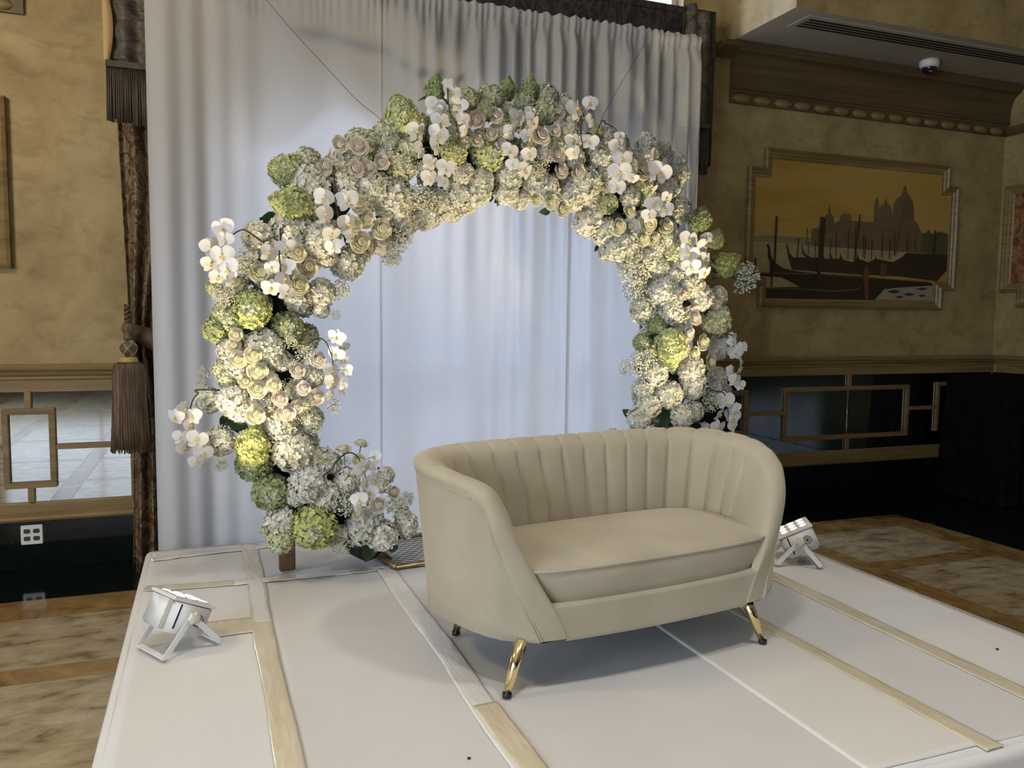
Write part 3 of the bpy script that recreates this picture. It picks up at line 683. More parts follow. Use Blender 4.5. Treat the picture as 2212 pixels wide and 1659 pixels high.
th = m.build('threads', M['tassel'], t, True); th['kind'] = 'stuff'
m = MB(); m.lathe([(.030, tl(1.295)), (.046, tl(1.290)), (.050, tl(1.282)), (.046, tl(1.276)), (.054, tl(1.270)), (.052, tl(1.262))], 24); m.build('collar', M['lining'], t, True)
zc = tl(1.345); m = MB(); m.lathe([(.045 * math.sin(a) + .001, zc - .047 * math.cos(a)) for a in [PI * k / 12 for k in range(13)]], 24); m.build('ball', M['tassel'], t, True)
for sgn in (-1, 1):
    for q in range(4):
        m = MB(); m.tube([Vector((.0475 * math.sin(a) * math.cos(q * PI / 2 + sgn * (a - PI/2) * .9), .0475 * math.sin(a) * math.sin(q * PI / 2 + sgn * (a - PI/2) * .9), zc - .049 * math.cos(a))) for a in [.25 + (PI - .5) * k / 10 for k in range(11)]], .0028, 5)
        m.build('net_cord', M['cord'], t, True)
m = MB(); m.lathe([(.022, tl(1.395)), (.026, tl(1.41)), (.020, tl(1.425)), (.032, tl(1.445)), (.036, tl(1.465)), (.026, tl(1.49)), (.014, tl(1.50))], 20); m.build('neck', M['tassel'], t, True)
for s_ in (0, PI):
    m = MB(); m.tube([Vector((.011 * math.cos(k * .9 + s_), .011 * math.sin(k * .9 + s_), tl(1.49) + k * .0075)) for k in range(15)], .009, 6); m.build('twisted_cord', M['tie'], t, True)

# ================================================================== ARCH FRAME
RA = math.radians(9)
RO = Vector((1.53, 4.30, 0)); RU = Vector((math.cos(RA), math.sin(RA), 0)); RN = Vector((math.sin(RA), -math.cos(RA), 0))   # along, towards camera
OCT = [(-.68, .275), (-1.22, .82), (-1.22, 1.85), (-.68, 2.40), (.68, 2.40), (1.22, 1.85), (1.22, .82), (.68, .275)]
def ring_pt(u, w, d): return RO + RU * u + RN * d + Vector((0, 0, w))
arch = empty('arch_frame', (RO.x, RO.y, ST), (0, 0, 0)); tag(arch, 'octagonal brass arch frame standing on the stage under the flowers', 'arch'); ao = arch.location.copy()
HD = .22
for d in (-HD, .11):
    for i in range(8):
        a, b = OCT[i], OCT[(i + 1) % 8]
        if i == 7: continue
        m = MB(); m.tube([ring_pt(*a, d) - ao, ring_pt(*b, d) - ao], .011, 10); m.build('rim_tube', M['oldgold'], arch, True)
for a in OCT:
    m = MB(); m.tube([ring_pt(*a, -HD) - ao, ring_pt(*a, .11) - ao], .010, 8); m.build('cross_tube', M['oldgold'], arch, True)
# wire-mesh base panel on the stage
zb = ST + .022
fr = [(-.70, HD + .02), (.70, HD + .02), (.70, -HD - .05), (-.70, -HD - .05)]
for i in range(4):
    (a, b), (c, d) = fr[i], fr[(i + 1) % 4]
    m = MB(); m.tube([ring_pt(a, zb, b) - ao, ring_pt(c, zb, d) - ao], .013, 8); m.build('base_bar', M['oldgold'], arch, True)
y0b, y1b = -HD - .05, HD + .02; hb = y1b - y0b
for sg in (-1, 1):
    k = -.70 - hb
    while k < .70 + hb:
        # a diagonal from (k, y0b) to (k + sg*hb, y1b), cut to the panel
        pts = []
        for s_ in (0, 1):
            pts.append([k + sg * hb * s_, y0b + hb * s_])
        (u0, d0), (u1, d1) = pts
        def clip(u, d, u2, d2):
            if u < -.70: f = (-.70 - u) / (u2 - u); return (-.70, d + (d2 - d) * f)
            if u > .70: f = (.70 - u) / (u2 - u); return (.70, d + (d2 - d) * f)
            return (u, d)
        if not ((u0 < -.70 and u1 < -.70) or (u0 > .70 and u1 > .70)):
            A = clip(u0, d0, u1, d1); B_ = clip(u1, d1, u0, d0)
            m = MB(); m.tube([ring_pt(A[0], zb, A[1]) - ao, ring_pt(B_[0], zb, B_[1]) - ao], .0016, 4); m.build('mesh_wire', M['wire'], arch)
        k += .050
# dark wooden posts steadying the ring
for u in (-1.19, 1.19):
    c = ring_pt(u, 0, 0) - ao; m = MB(); Mx = Matrix.Translation(Vector((c.x, c.y, 0))) @ Matrix.Rotation(RA, 4, 'Z')
    m.cbox((-.038, -.02, 0.0125), (.038, .02, .62), .004, M=Mx); m.build('post', M['post'], arch)
# foam sleeve inside the flowers, near-black so the gaps read as shade
for i in list(range(0, 3)) + [3] + list(range(4, 7)):
    a, b = Vector(OCT[i]), Vector(OCT[i + 1])
    if i == 0: a = a.lerp(b, .12)
    if i == 6: b = b.lerp(a, .12)
    P = []
    for k in range(9):
        q = a.lerp(b, k / 8); P.append(ring_pt(q.x, q.y, .04 + .02 * math.sin(k * 2.3)) - ao)
    m = MB(); m.tube(P, [.10 + .018 * math.sin(k * 1.9 + i) for k in range(9)], 10); m.build('foam_block', M['foam'], arch, True)
# wires that tie the arch to the drape rod
def wire(name, label, pts):
    o = MB(); b = Vector(pts[0]); o.tube([p - b for p in crom(pts, 8)], .0014, 5); w = o.build(name, M['wire'], None, True); w.location = b; tag(w, label, 'wire')
A = ring_pt(-.66, 2.43, .05); B_ = Vector((.30, 4.86, 3.47))
p1 = at_y(822, 258, 4.30); p2 = at_y(770, 215, 4.42); p3 = at_y(700, 140, 4.58); p4 = at_y(640, 75, 4.74); p5 = at_y(565, -12, 4.87)
wire('tie_wire', 'thin dark wire running from the arch up to the left of the drape', [at_y(838, 285, 4.2), p1, p2, p3, p4, p5])
wire('tie_wire', 'thin dark wire running from the arch up to the right of the drape', [at_y(1297, 262, 4.25), at_y(1330, 200, 4.45), at_y(1372, 130, 4.7), at_y(1401, 80, 4.87)])

# ================================================================== LOVESEAT
LA = math.radians(4.48)
sofa = empty('loveseat', (1.4915, 2.513, ST + .009), (0, -.014, LA)); tag(sofa, 'beige velvet channel-back loveseat with brass legs on the stage', 'sofa')
XC = .05
ZB = .185
# stations of one half, from the front foot of the arm round to the middle of the back: outer seam, inner seam, bottom, foot of inner wall, bulge
S_ = [
 ((-.500, -.020, .185), (-.400, -.030, .185), (-.500, -.020), None,          (-.10, -1, .0, .006)),
 ((-.535,  .000, .270), (-.435, -.020, .270), (-.530,  .000), None,          (-.15, -1, .0, .012)),
 ((-.588,  .025, .400), (-.498,  .000, .400), (-.570,  .030), (-.490, .030), (-.30, -1, .1, .026)),
 ((-.642,  .050, .550), (-.555,  .040, .545), (-.608,  .060), (-.520, .080), (-.30, -.8, .4, .036)),
 ((-.665,  .075, .635), (-.578,  .090, .635), (-.630,  .090), (-.535, .130), (-.20, -.5, .8, .040)),
 ((-.690,  .120, .676), (-.598,  .150, .676), (-.655,  .130), (-.550, .190), (-.10, -.2, 1, .043)),
 ((-.735,  .230, .696), (-.630,  .255, .696), (-.695,  .240), (-.570, .275), (-.45, -.05, 1, .050)),
 ((-.770,  .370, .710), (-.657,  .365, .710), (-.728,  .380), (-.580, .365), (-.55, .05, 1, .053)),
 ((-.760,  .510, .718), (-.645,  .465, .718), (-.715,  .505), (-.565, .440), (-.50, .25, 1, .054)),
 ((-.705,  .620, .722), (-.600,  .545, .722), (-.658,  .600), (-.525, .500), (-.35, .40, 1, .055)),
 ((-.610,  .685, .724), (-.525,  .598, .724), (-.570,  .655), (-.455, .538), (0, .50, 1, .055)),
 ((-.465,  .712, .725), (-.408,  .618, .725), (-.440,  .682), (-.355, .556), (0, .50, 1, .055)),
 ((-.240,  .722, .726), (-.210,  .626, .726), (-.225,  .694), (-.185, .564), (0, .50, 1, .055)),
 ((-.000,  .726, .726), (-.000,  .628, .726), (-.000,  .698), (-.000, .568), (0, .50, 1, .055)),
]
SP = 12; FINE = 4
def mirror(L_): return L_ + [Vector((-p.x, p.y, p.z)) for p in reversed(L_[:-1])]
Oc = mirror(crom([s[0] for s in S_], SP)); Ic = mirror(crom([s[1] for s in S_], SP))
Bc = mirror(crom([(*s[2], ZB) for s in S_], SP))
ZF = .36
Fc = mirror(crom([(*(s[3] or s[1][:2]), ZF if s[3] else s[1][2]) for s in S_], SP))
Gc = mirror(crom([tuple(Vector(s[4][:3]).normalized() * s[4][3]) for s in S_], SP))
NT = len(Oc); mid = NT // 2
arc = [0]
for i in range(1, NT): arc.append(arc[-1] + (Ic[i] - Ic[i - 1]).length)
i_a = SP * 6; i_b = NT - 1 - i_a; nch = 17
sa, sb = arc[i_a], arc[i_b]
seams = [sa + (sb - sa) * k / nch for k in range(nch + 1)]
def groove(s):
    d = min(abs(s - q) for q in seams); return math.exp(-(d / .010) ** 2)
def bulge_ch(s):
    if s <= sa or s >= sb: return .6
    u = (s - sa) / (sb - sa) * nch; u -= math.floor(u); return (math.sin(u * PI)) ** .6
X0 = Vector((XC, 0, 0))
def flush(i):            # low on the front the arm runs on into the apron
    j = min(i, NT - 1 - i) / (SP * (FINE if NT > 400 else 1)); return max(0, min(1, (2.2 - j) / 1.0))
def column(i):
    """roll over the top, then the inner wall down to the seat"""
    O, I, G, Fp = Oc[i], Ic[i], Gc[i], Fc[i]; s = arc[i]; g = groove(s); b = bulge_ch(s)
    out = []
    for k in range(13):
        a = PI * k / 12
        base = O.lerp(I, (1 - math.cos(a)) / 2)
        fl = flush(i); pf = (math.sin(a) ** .8 if 0 < k < 12 else 0) * (1 - fl) + math.sin(a / 2) ** .8 * fl
        out.append(base + G * pf * (1 - .16 * g * (1 if k > 3 else k / 3)) + X0)
    inw = Vector((-I.x * .6, -(I.y + .0) if i > SP * 8 and i < NT - SP * 8 else 0, 0))
    c = Vector((0, .22, 0)); inw = (c - Vector((I.x * .75, I.y, 0))); inw.normalize()
    for k in range(1, 15):
        u = k / 14; p = I.lerp(Fp, u)
        p = p + inw * ((.010 * b) * math.sin(min(1, u * 1.15) * PI * .5 + .15) - .010 * g + .02 * math.sin(u * PI) * .4)
        out.append(p + X0)
    return out
def fine(i0, i1):
    return [column(i) for i in range(i0, i1 + 1)]
# re-sample finely along the path so that the seams are crisp
def lerp_list(Ls, f):
    i = min(int(f), len(Ls) - 2); return Ls[i].lerp(Ls[i + 1], f - i)
def resample():
    global Oc, Ic, Bc, Fc, Gc, NT, arc, i_a, i_b
    n2 = (NT - 1) * FINE + 1; fs = [k / FINE for k in range(n2)]
    lists = [[lerp_list(Ls, f) for f in fs] for Ls in (Oc, Ic, Bc, Fc, Gc)]
    arc2 = []
    for f in fs:
        i = min(int(f), NT - 2); arc2.append(arc[i] + (arc[i + 1] - arc[i]) * (f - i))
    Oc, Ic, Bc, Fc, Gc = lists; arc = arc2; NT = n2; i_a *= FINE; i_b *= FINE
resample()
cuts = [0] + [min(range(NT), key=lambda i: abs(arc[i] - q)) for q in seams] + [NT - 1]
FRONT = MB()
for k in range(len(cuts) - 1):
    cols = fine(cuts[k], cuts[k + 1])
    if k in (0, len(cuts) - 2): FRONT.grid(cols); continue
    m = MB(); m.grid(cols); m.build('channel_panel', M['velvet'], sofa, True)
# outer shell
m = MB(); rows = []
for k in range(9):
    u = k / 8
    rows.append([Bc[i].lerp(Oc[i], u) + X0 + Vector((0, 0, 0)) for i in range(0, NT, 3)])
low = [Vector(((Bc[i].x) * .97, .33 + (Bc[i].y - .33) * .965, ZB - .012)) + X0 for i in range(0, NT, 3)]
m.grid([low] + rows); m.build('outer_shell', M['velvet'], sofa, True)
m = MB(); n_ = len(low); m.add(low, [tuple(range(n_))]); m.build('underside', M['blackcloth'], sofa)
# front apron under the cushion
rows = []
idx = list(range(0, SP * FINE * 2))
for i in idx:
    a, b = Ic[i] + X0 + Gc[i] * flush(i), Ic[NT - 1 - i] + X0 + Gc[NT - 1 - i] * flush(i)
    row = []
    for k in range(41):
        u = k / 40; p = a.lerp(b, u); q = 1 - (2 * u - 1) ** 6
        p.y -= .020 * (1 - (2 * u - 1) ** 2); row.append(p)
    rows.append(row)
zt = [p for p in rows if True]
rows = [r_ for r_ in rows if r_[0].z < .30]
top = rows[-1]; rows.append([p + Vector((0, .02, .006)) for p in top]); rows.append([p + Vector((0, .12, .006)) for p in top])
bot = [Vector((p.x, p.y + .012, ZB - .012)) for p in rows[0]]; bot2 = [Vector((p.x, p.y + .05, ZB - .013)) for p in rows[0]]
FRONT.grid([bot2, bot] + rows)
me = FRONT.mesh('front_panel'); bm = bmesh.new(); bm.from_mesh(me); bmesh.ops.remove_doubles(bm, verts=bm.verts, dist=.0004)
bmesh.ops.recalc_face_normals(bm, faces=bm.faces); bm.to_mesh(me); bm.free(); link('front_panel', me, M['velvet'], sofa, True)
m = MB(); m.box((-.43 + XC, 0.0, .19), (.43 + XC, .56, .288)); m.box((-.51 + XC, 0.05, .27), (.51 + XC, .55, .30)); m.build('seat_deck', M['velvet'], sofa)
# double piping along the front edges of the arms
for sg in (0, 1):
    for off_ in (0, .010):
        pts = []
        for i in range(0, SP * FINE * 5, 4):
            j = i if sg == 0 else NT - 1 - i
            p = Oc[j] + Gc[j] * .10 + X0; p.x += (off_ if sg == 0 else -off_); p.y -= off_ * .35 + .001; pts.append(p)
        m = MB(); m.tube(pts, .0036, 6); m.build('piping', M['velvet'], sofa, True)
# seam under the roll along the back and arms
m = MB(); m.tube([Oc[i] + X0 + Vector((0, 0, -.001)) for i in range(SP * FINE * 5, NT - SP * FINE * 5, 6)], .0035, 6); m.build('roll_seam', M['velvet'], sofa, True)
# seat cushion: wide on top, narrow below, welted
cush = None
def plan(a, y0, y1, n_, z, bow=0.):
    pts = []
    for k in range(96):
        th = 2 * PI * k / 96; c, s = math.cos(th), math.sin(th)
        e = (abs(c) ** n_ + abs(s) ** n_) ** (-1 / n_)
        x = a * e * c; y = (y0 + y1) / 2 + (y1 - y0) / 2 * e * s
        if s > 0: x *= 1 - .10 * (s ** 3)
        if s < 0: y -= bow * (1 - (x / a) ** 2) * (-s)
        pts.append(Vector((x + XC, y, z)))
    return pts
rows = []
for a, y0, y1, n_, z, bow in ((.44, .06, .50, 5, .300, 0), (.485, .006, .52, 6, .288, .014), (.500, -.008, .525, 6, .296, .018), (.520, -.014, .53, 6.5, .33, .022), (.544, -.018, .54, 7, .375, .024), (.560, -.020, .548, 7, .412, .024), (.564, -.016, .548, 7, .424, .024), (.548, .002, .54, 6, .434, .020), (.46, .06, .50, 5, .447, .01), (.33, .13, .43, 4, .456, 0), (.15, .22, .34, 3, .460, 0), (.01, .27, .29, 2, .461, 0)):
    rows.append(plan(a, y0, y1, n_, z, bow))
m = MB(); m.grid(rows, closed=True); m.add(rows[0], [tuple(range(96))[::-1]]); m.add(rows[-1], [tuple(range(96))]); cush = m.build('seat_cushion', M['velvet'], sofa, True)
for r_ in (1, 6):
    pts = [p + Vector(((p.x - XC) * .006, -.003 if p.y < .2 else 0, .0)) for p in rows[r_]]
    m = MB(); m.tube(pts, .0062, 7, closed=True); m.build('welt', M['velvet'], cush, True)
# splayed brass legs with black feet
for tx, ty, fx, fy in ((-.492, .030, -.563, 0.0), (.492, .030, .563, 0.0), (-.49, .545, -.526, .573), (.50, .545, .545, .575)):
    a = Vector((tx, ty, ZB)); b = Vector((fx, fy, .010 - .014 * fx)); c = Vector((fx, fy, .001)) + (b - a) * .0
    m = MB(); m.tube([a, b], [.024, .0145], 16); lg = m.build('leg', M['gold'], sofa, True)
    m = MB(); m.tube([b + Vector((0, 0, .004)), b - Vector((0, 0, .010))], [.0165, .0170], 14); m.build('foot_cap', M['black'], lg, True)

# ================================================================== UPLIGHTS
def uplight(loc, yaw, tilt, label, power, cone):
    t = empty('uplight', (*loc, ST + .0125), (0, 0, yaw)); tag(t, label, 'uplight', 'white LED uplights'); t.scale = (.88, .88, .88)
    ph = .150; Mt = Matrix.Translation((0, 0, ph)) @ Matrix.Rotation(tilt, 4, 'Y')
    m = MB(); m.cbox((-.100, -.098, -.085), (.100, .098, .058), .012, M=Mt); body = m.build('housing', M['white'], t, True)
    m = MB(); m.cbox((-.106, -.104, .050), (.106, .104, .064), .004, M=Mt); m.build('bezel', M['white'], t)
    for k in range(5):
        m = MB(); m.box((-.1015, -.06 - k * .007, -.078), (-.0995, -.057 - k * .007, .048), M=Mt); m.build('cooling_rib', M['soffit'], body)
    for i in range(3):
        for j in range(3):
            M2 = Mt @ Matrix.Translation(((i - 1) * .058, (j - 1) * .058, .064))
            m = MB(); m.lathe([(.025, 0), (.025, .004), (.021, .0045)], 18, M=M2); ring = m.build('lens_ring', M['white'], t, True)
            m = MB(); m.lathe([(.021, .0042), (.016, .006), (.004, .007)], 18, M=M2); m.build('led', M['led'], ring, True)
    # fan grille and seam slot on the knob side
    for r_, mt in ((.026, M['black']), (.0215, M['white']), (.017, M['black']), (.0125, M['white']), (.008, M['black'])):
        M2 = Mt @ Matrix.Translation((.045, -.098, -.012)) @ Matrix.Rotation(PI / 2, 4, 'X')
        m = MB(); h_ = .001 + (.026 - r_) * .06; m.lathe([(r_, 0), (r_, h_)], 24, M=M2); m.build('fan_grille', mt, body)
    m = MB(); m.box((-.062, -.0995, -.065), (-.055, -.0975, .04), M=Mt); m.build('slot', M['dark'], body)
    # double bracket: two U-shaped stands crossing at the knob
    for sg in (-1, 1):
        foot = Vector((sg * .125, 0, .006)); piv = Vector((0, 0, ph)); dv = (foot - piv)
        ang = math.atan2(dv.x, -dv.z); Lg = dv.length
        for sy in (-1, 1):
            yy = sy * (.112 + (.006 if sg > 0 else 0)); Mb = Matrix.Translation((0, yy, ph)) @ Matrix.Rotation(-ang, 4, 'Y')
            m = MB(); m.cbox((-.013, -.0025, -Lg), (.013, .0025, .015), .001, M=Mb); br = m.build('bracket_arm', M['white'], t)
        Mb = Matrix.Translation((foot.x, 0, .004)); m = MB(); m.cbox((-.013, -.118, -.0025), (.013, .118, .0025), .001, M=Mb); m.build('bracket_bar', M['white'], t)
    for sy in (-1, 1):
        Mk = Matrix.Translation((0, sy * .119, ph)) @ Matrix.Rotation(sy * -PI / 2, 4, 'X')
        m = MB(); vs = []
        prof = [(.010, 0), (.024, .004), (.025, .016), (.018, .020)]
        for r_, z in prof:
            for k in range(24): vs.append(Mk @ Vector(((r_ + (.004 * math.cos(6 * 2 * PI * k / 24) if r_ > .015 else 0)) * math.cos(2 * PI * k / 24), (r_ + (.004 * math.cos(6 * 2 * PI * k / 24) if r_ > .015 else 0)) * math.sin(2 * PI * k / 24), z)))
        fs = [(i * 24 + k, i * 24 + (k + 1) % 24, (i + 1) * 24 + (k + 1) % 24, (i + 1) * 24 + k) for i in range(3) for k in range(24)] + [tuple(72 + k for k in range(24))]
        m.add(vs, fs); m.build('knob', M['cream'], t, True)
    Mw = Matrix.Translation(t.location) @ Matrix.Rotation(yaw, 4, 'Z') @ Matrix.Scale(.88, 4) @ Mt
    src = Mw @ Vector((0, 0, .085))
    light('uplight_beam', 'SPOT', src, power, (1.0, .81, .50), Mw @ Vector((0, 0, 1.0)), spot_size=math.radians(cone), spot_blend=.9, shadow_soft_size=.05)
M['cream'] = mat('cream_knob', (.74, .70, .58), .4)
uplight((-.125, 3.30), math.radians(30), math.radians(27), 'white LED uplight on the left front corner of the stage', 120, 74)
uplight((2.925, 3.40), math.radians(-30), math.radians(-26), 'white LED uplight on the stage behind the right end of the loveseat', 220, 88)

# ================================================================== FLOWERS
# --- shared meshes
def rnd(a, b): return random.uniform(a, b)
def frame_of(n):
    n = n.normalized(); a = n.orthogonal().normalized(); return a, n.cross(a), n
def floret(m, c, n, s, petals=4):
    a, b, n = frame_of(n); th = rnd(0, 2 * PI); cup = rnd(.05, .6)
    for k in range(petals):
        t0 = th + 2 * PI * k / petals + rnd(-.12, .12); d = a * math.cos(t0) + b * math.sin(t0); e = n.cross(d); tw = rnd(-.22, .22); ss = s * rnd(.88, 1.12)
        def P(x, y, z): return c + d * ss * x + e * ss * y + n * ss * (z * cup + tw * y)
        m.add([P(.02, 0, 0), P(.38, .40, .25), P(.78, .46, .6), P(1.05, .20, .95), P(1.05, -.20, .95), P(.78, -.46, .6), P(.38, -.40, .25), P(.62, 0, .22)],
              [(7, 0, 1), (7, 1, 2), (7, 2, 3), (7, 3, 4), (7, 4, 5), (7, 5, 6), (7, 6, 0)])
def fib(k, n):
    z = 1 - 2 * (k + .5) / n; r = math.sqrt(max(0, 1 - z * z)); a = k * 2.39996; return Vector((r * math.cos(a), r * math.sin(a), z))
def mophead(n, s, squash=.9, seed=0):
    random.seed(seed); m = MB()
    bm = bmesh.new(); bmesh.ops.create_icosphere(bm, subdivisions=2, radius=.80); bm.verts.index_update()
    m.add([Vector((v.co.x, v.co.y, v.co.z * squash)) for v in bm.verts], [tuple(v.index for v in f.verts) for f in bm.faces]); bm.free()
    lobes = [(fib(random.randrange(40), 40), rnd(.05, .12)) for _ in range(6)]
    for k in range(n):
        d = fib(k, n); d = (d + Vector((rnd(-.08, .08), rnd(-.08, .08), rnd(-.08, .08)))).normalized()
        r = .90 + rnd(-.07, .06)
        for q, am in lobes: r += am * max(0, d.dot(q) - .75) * 4 * .5
        nn = (d + Vector((rnd(-.55, .55), rnd(-.55, .55), rnd(-.55, .55)))).normalized()
        floret(m, Vector((d.x * r, d.y * r, d.z * r * squash)), nn, s * rnd(.8, 1.2))
    return m.mesh('florets')
def panicle(n, s, taper=.62, length=1.35, seed=0):
    random.seed(seed); m = MB()
    def prof(u): return (math.sin(PI * min(1, .10 + u * .92)) ** .62) * (1 - taper * u * .62)
    rows = []
    for k in range(9):
        u = k / 8; r = .80 * prof(u) + .001; rows.append([Vector((r * math.cos(a), r * math.sin(a), (-.8 + 2.0 * u) * length / 1.35 * .9)) for a in [2 * PI * j / 14 for j in range(14)]])
    m.grid(rows, closed=True)
    for k in range(n):
        u = (k + .5) / n; a = k * 2.39996; u2 = min(.995, u + rnd(-.02, .02)); r = prof(max(0, u2)) * (.92 + rnd(-.10, .08) + .07 * math.sin(a * 3 + u * 14))
        p = Vector((r * math.cos(a), r * math.sin(a), (-.85 + 2.1 * u2) * length / 1.35 * .9))
        nn = (Vector((math.cos(a), math.sin(a), (u - .35) * 1.4)) + Vector((rnd(-.5, .5), rnd(-.5, .5), rnd(-.5, .5)))).normalized()
        floret(m, p, nn, s * rnd(.75, 1.25))
    return m.mesh('florets')
MOP = {}
for key, ns, sz in (('hw', (250, 280, 230), .175), ('hl', (260, 240), .155), ('hg', (330, 300), .135), ('hd', (330, 300), .135)):
    MOP[key] = []
    for q, n_ in enumerate(ns):
        me = mophead(n_, sz, (.90, .82, .95)[q % 3], 11 + q + len(key) * 7); me.materials.append(M[key]); me.materials.append(M['core']); me.polygons.foreach_set('material_index', [1] * 320 + [0] * (len(me.polygons) - 320)); MOP[key].append(me)
PAN = {}
for key in ('hl', 'hg', 'hd'):
    PAN[key] = []
    for q in range(2):
        me = panicle(360, .125, (.62, .45)[q], (1.45, 1.25)[q], 31 + q); me.materials.append(M[key]); PAN[key].append(me)
random.seed(5)
m = MB(); m.tube([(0, 0, -.5), (.04, 0, -.9), (.02, .03, -1.25)], [.06, .05, .05], 6); STEM = m.mesh('stem'); STEM.materials.append(M['gstem'])
# leaf: folded along the midrib, pointed, slightly curled; base at origin, tip along +X
def leaf_mesh():
    m = MB(); rows = []
    for k in range(9):
        u = k / 8; w_ = .34 * (math.sin(PI * u ** .75) ** .8) if 0 < k < 8 else .005
        z = -.25 * u * u
        rows.append([Vector((u, q * w_, z + abs(q) * w_ * .35 + (.02 * math.sin(u * 40) if abs(q) == 1 else 0))) for q in (-1, -.5, 0, .5, 1)])
    m.grid(rows); me = m.mesh('leaf'); me.materials.append(M['leaf']); me.polygons.foreach_set('use_smooth', [True] * len(me.polygons)); return me
LEAF = leaf_mesh()
# rose petals
def petal_mesh(name, r0, r1, z0, z1, ha, curl, mt, ruff=0., inn=0.):
    m = MB(); rows = []
    for j in range(8):
        v_ = j / 7; row = []
        for i in range(11):
            u = -1 + i / 5; vv = v_ * (1 - .05 * abs(u) - .24 * abs(u) ** 2.5)
            r = r0 + (r1 - r0) * math.sin(vv * PI / 2) ** .9 - inn * max(0, vv - .6) ** 2 * 4
            z = z0 + (z1 - z0) * vv ** 1.5 - curl * max(0, vv - .70) ** 1.6 * 5 + ruff * math.sin(u * 4 + 1) * vv ** 3
            a = u * ha * (.75 + .25 * math.sin(min(1, v_ * 1.4) * PI / 2)); row.append(Vector((r * math.cos(a), r * math.sin(a), z)))
        rows.append(row)
    m.grid(rows); me = m.mesh(name); me.materials.append(mt); me.polygons.foreach_set('use_smooth', [True] * len(me.polygons)); return me
ROSE = {}
for key in ('rw', 'rp'):
    outer = [petal_mesh('petal', .12, 1.08, -.30, .16, .72, .50, M[key], .07), petal_mesh('petal', .12, .98, -.30, .30, .70, .34, M[key], -.07)]
    midp = [petal_mesh('petal', .12, .80, -.25, .44, .78, .30, M[key], .06), petal_mesh('petal', .10, .58, -.20, .56, .90, .14, M[key], -.04, .10)]
    m = MB(); rows = []                                   # heart: petals wound in a spiral, closed at the tip
    for j in range(15):
        row = []
        for i in range(40):
            a = 2 * PI * i / 40; v_ = j / 14; r = .42 * (1 - v_) + .004
            ph = (r / .42 * 2.6 + a / (2 * PI) + .12 * math.sin(2 * a)); ph -= math.floor(ph)
            row.append(Vector((r * math.cos(a), r * math.sin(a), .40 + .12 * (1 - (r / .42) ** 2) + .12 * (ph ** 2.2) - .04)))
        rows.append(row)
    low_ = [Vector((p.x * .55, p.y * .55, -.2)) for p in rows[0]]
    m.grid([low_] + rows, closed=True); me = m.mesh('heart'); me.materials.append(M[key + 'c']); me.polygons.foreach_set('use_smooth', [True] * len(me.polygons))
    m = MB()
    for k in range(5):
        a = 2 * PI * k / 5; d = Vector((math.cos(a), math.sin(a), 0)); e = Vector((-math.sin(a), math.cos(a), 0))
        m.add([Vector((0, 0, -.22)), d * .32 + e * .12 + Vector((0, 0, -.20)), d * .72 + Vector((0, 0, -.26)), d * .32 - e * .12 + Vector((0, 0, -.20))], [(0, 1, 2, 3)])
    m.tube([(0, 0, -.2), (.03, 0, -.8), (0, .04, -1.8)], [.10, .06, .06], 6)
    ms = m.mesh('stem'); ms.materials.append(M['gstem'])
    ROSE[key] = (outer, midp, me, ms)
# orchid blossom pieces; blossom faces +Z, up is +Y, radius about 1
def blade(name, L0, w_, n_=7, cup=.12, tipp=.0):
    m = MB(); rows = []
    for k in range(n_):
        u = k / (n_ - 1); ww = w_ * (math.sin(PI * min(.97, .06 + u * .91)) ** .62)
        rows.append([Vector((q * ww, u * L0, cup * (u * u) * -.6 + (.10 * q * q * ww) + tipp * u ** 3)) for q in (-1, -.5, 0, .5, 1)])
    m.grid(rows); me = m.mesh(name); me.materials.append(M['or']); me.polygons.foreach_set('use_smooth', [True] * len(me.polygons)); return me
PETAL = blade('petal', .98, .56, 9, .25); SEPAL = blade('sepal', .86, .32, 8, .2)
m = MB(); m.lathe([(.04, .0), (.10, .04), (.11, .12), (.07, .22), (.02, .26)], 8)
for sg in (-1, 1): m.add([Vector((0, -.08, .10)), Vector((sg * .16, -.12, .16)), Vector((sg * .20, -.26, .26)), Vector((sg * .05, -.24, .14))], [(0, 1, 2, 3)])
m.add([Vector((-.08, -.08, .12)), Vector((.08, -.08, .12)), Vector((.13, -.30, .14)), Vector((0, -.44, .16)), Vector((-.13, -.30, .14))], [(0, 4, 3, 2, 1)])
LIP = m.mesh('blossom'); LIP.materials.append(M['lip']); LIP.polygons.foreach_set('use_smooth', [True] * len(LIP.polygons))
# baby's breath
def breath(n, seed):
    random.seed(seed); m = MB(); ms = MB(); bm = bmesh.new(); bmesh.ops.create_icosphere(bm, subdivisions=1, radius=1); bm.verts.index_update()
    V_ = [v.co.copy() for v in bm.verts]; F_ = [tuple(v.index for v in f.verts) for f in bm.faces]; bm.free()
    base = Vector((0, 0, -.9)); forks = [Vector((rnd(-.45, .45), rnd(-.45, .45), rnd(-.3, .2))) for _ in range(14)]
    for f in forks: ms.tube([base, base.lerp(f, .5) + Vector((rnd(-.08, .08), rnd(-.08, .08), 0)), f], .010, 3)
    for k in range(n):
        d = Vector((rnd(-1, 1), rnd(-1, 1), rnd(-.4, 1)))
        while d.length > 1: d = Vector((rnd(-1, 1), rnd(-1, 1), rnd(-.4, 1)))
        r = rnd(.042, .078); m.add([v * r + d for v in V_], F_)
        f = min(forks, key=lambda q: (q - d).length)
        if k % 2 == 0: ms.tube([f, d], .0035, 3)
    a = m.mesh('blooms'); a.materials.append(M['bb']); b = ms.mesh('stems'); b.materials.append(M['bbs']); return a, b
BB = [breath(300, 3), breath(220, 4), breath(170, 9)]
random.seed(21)

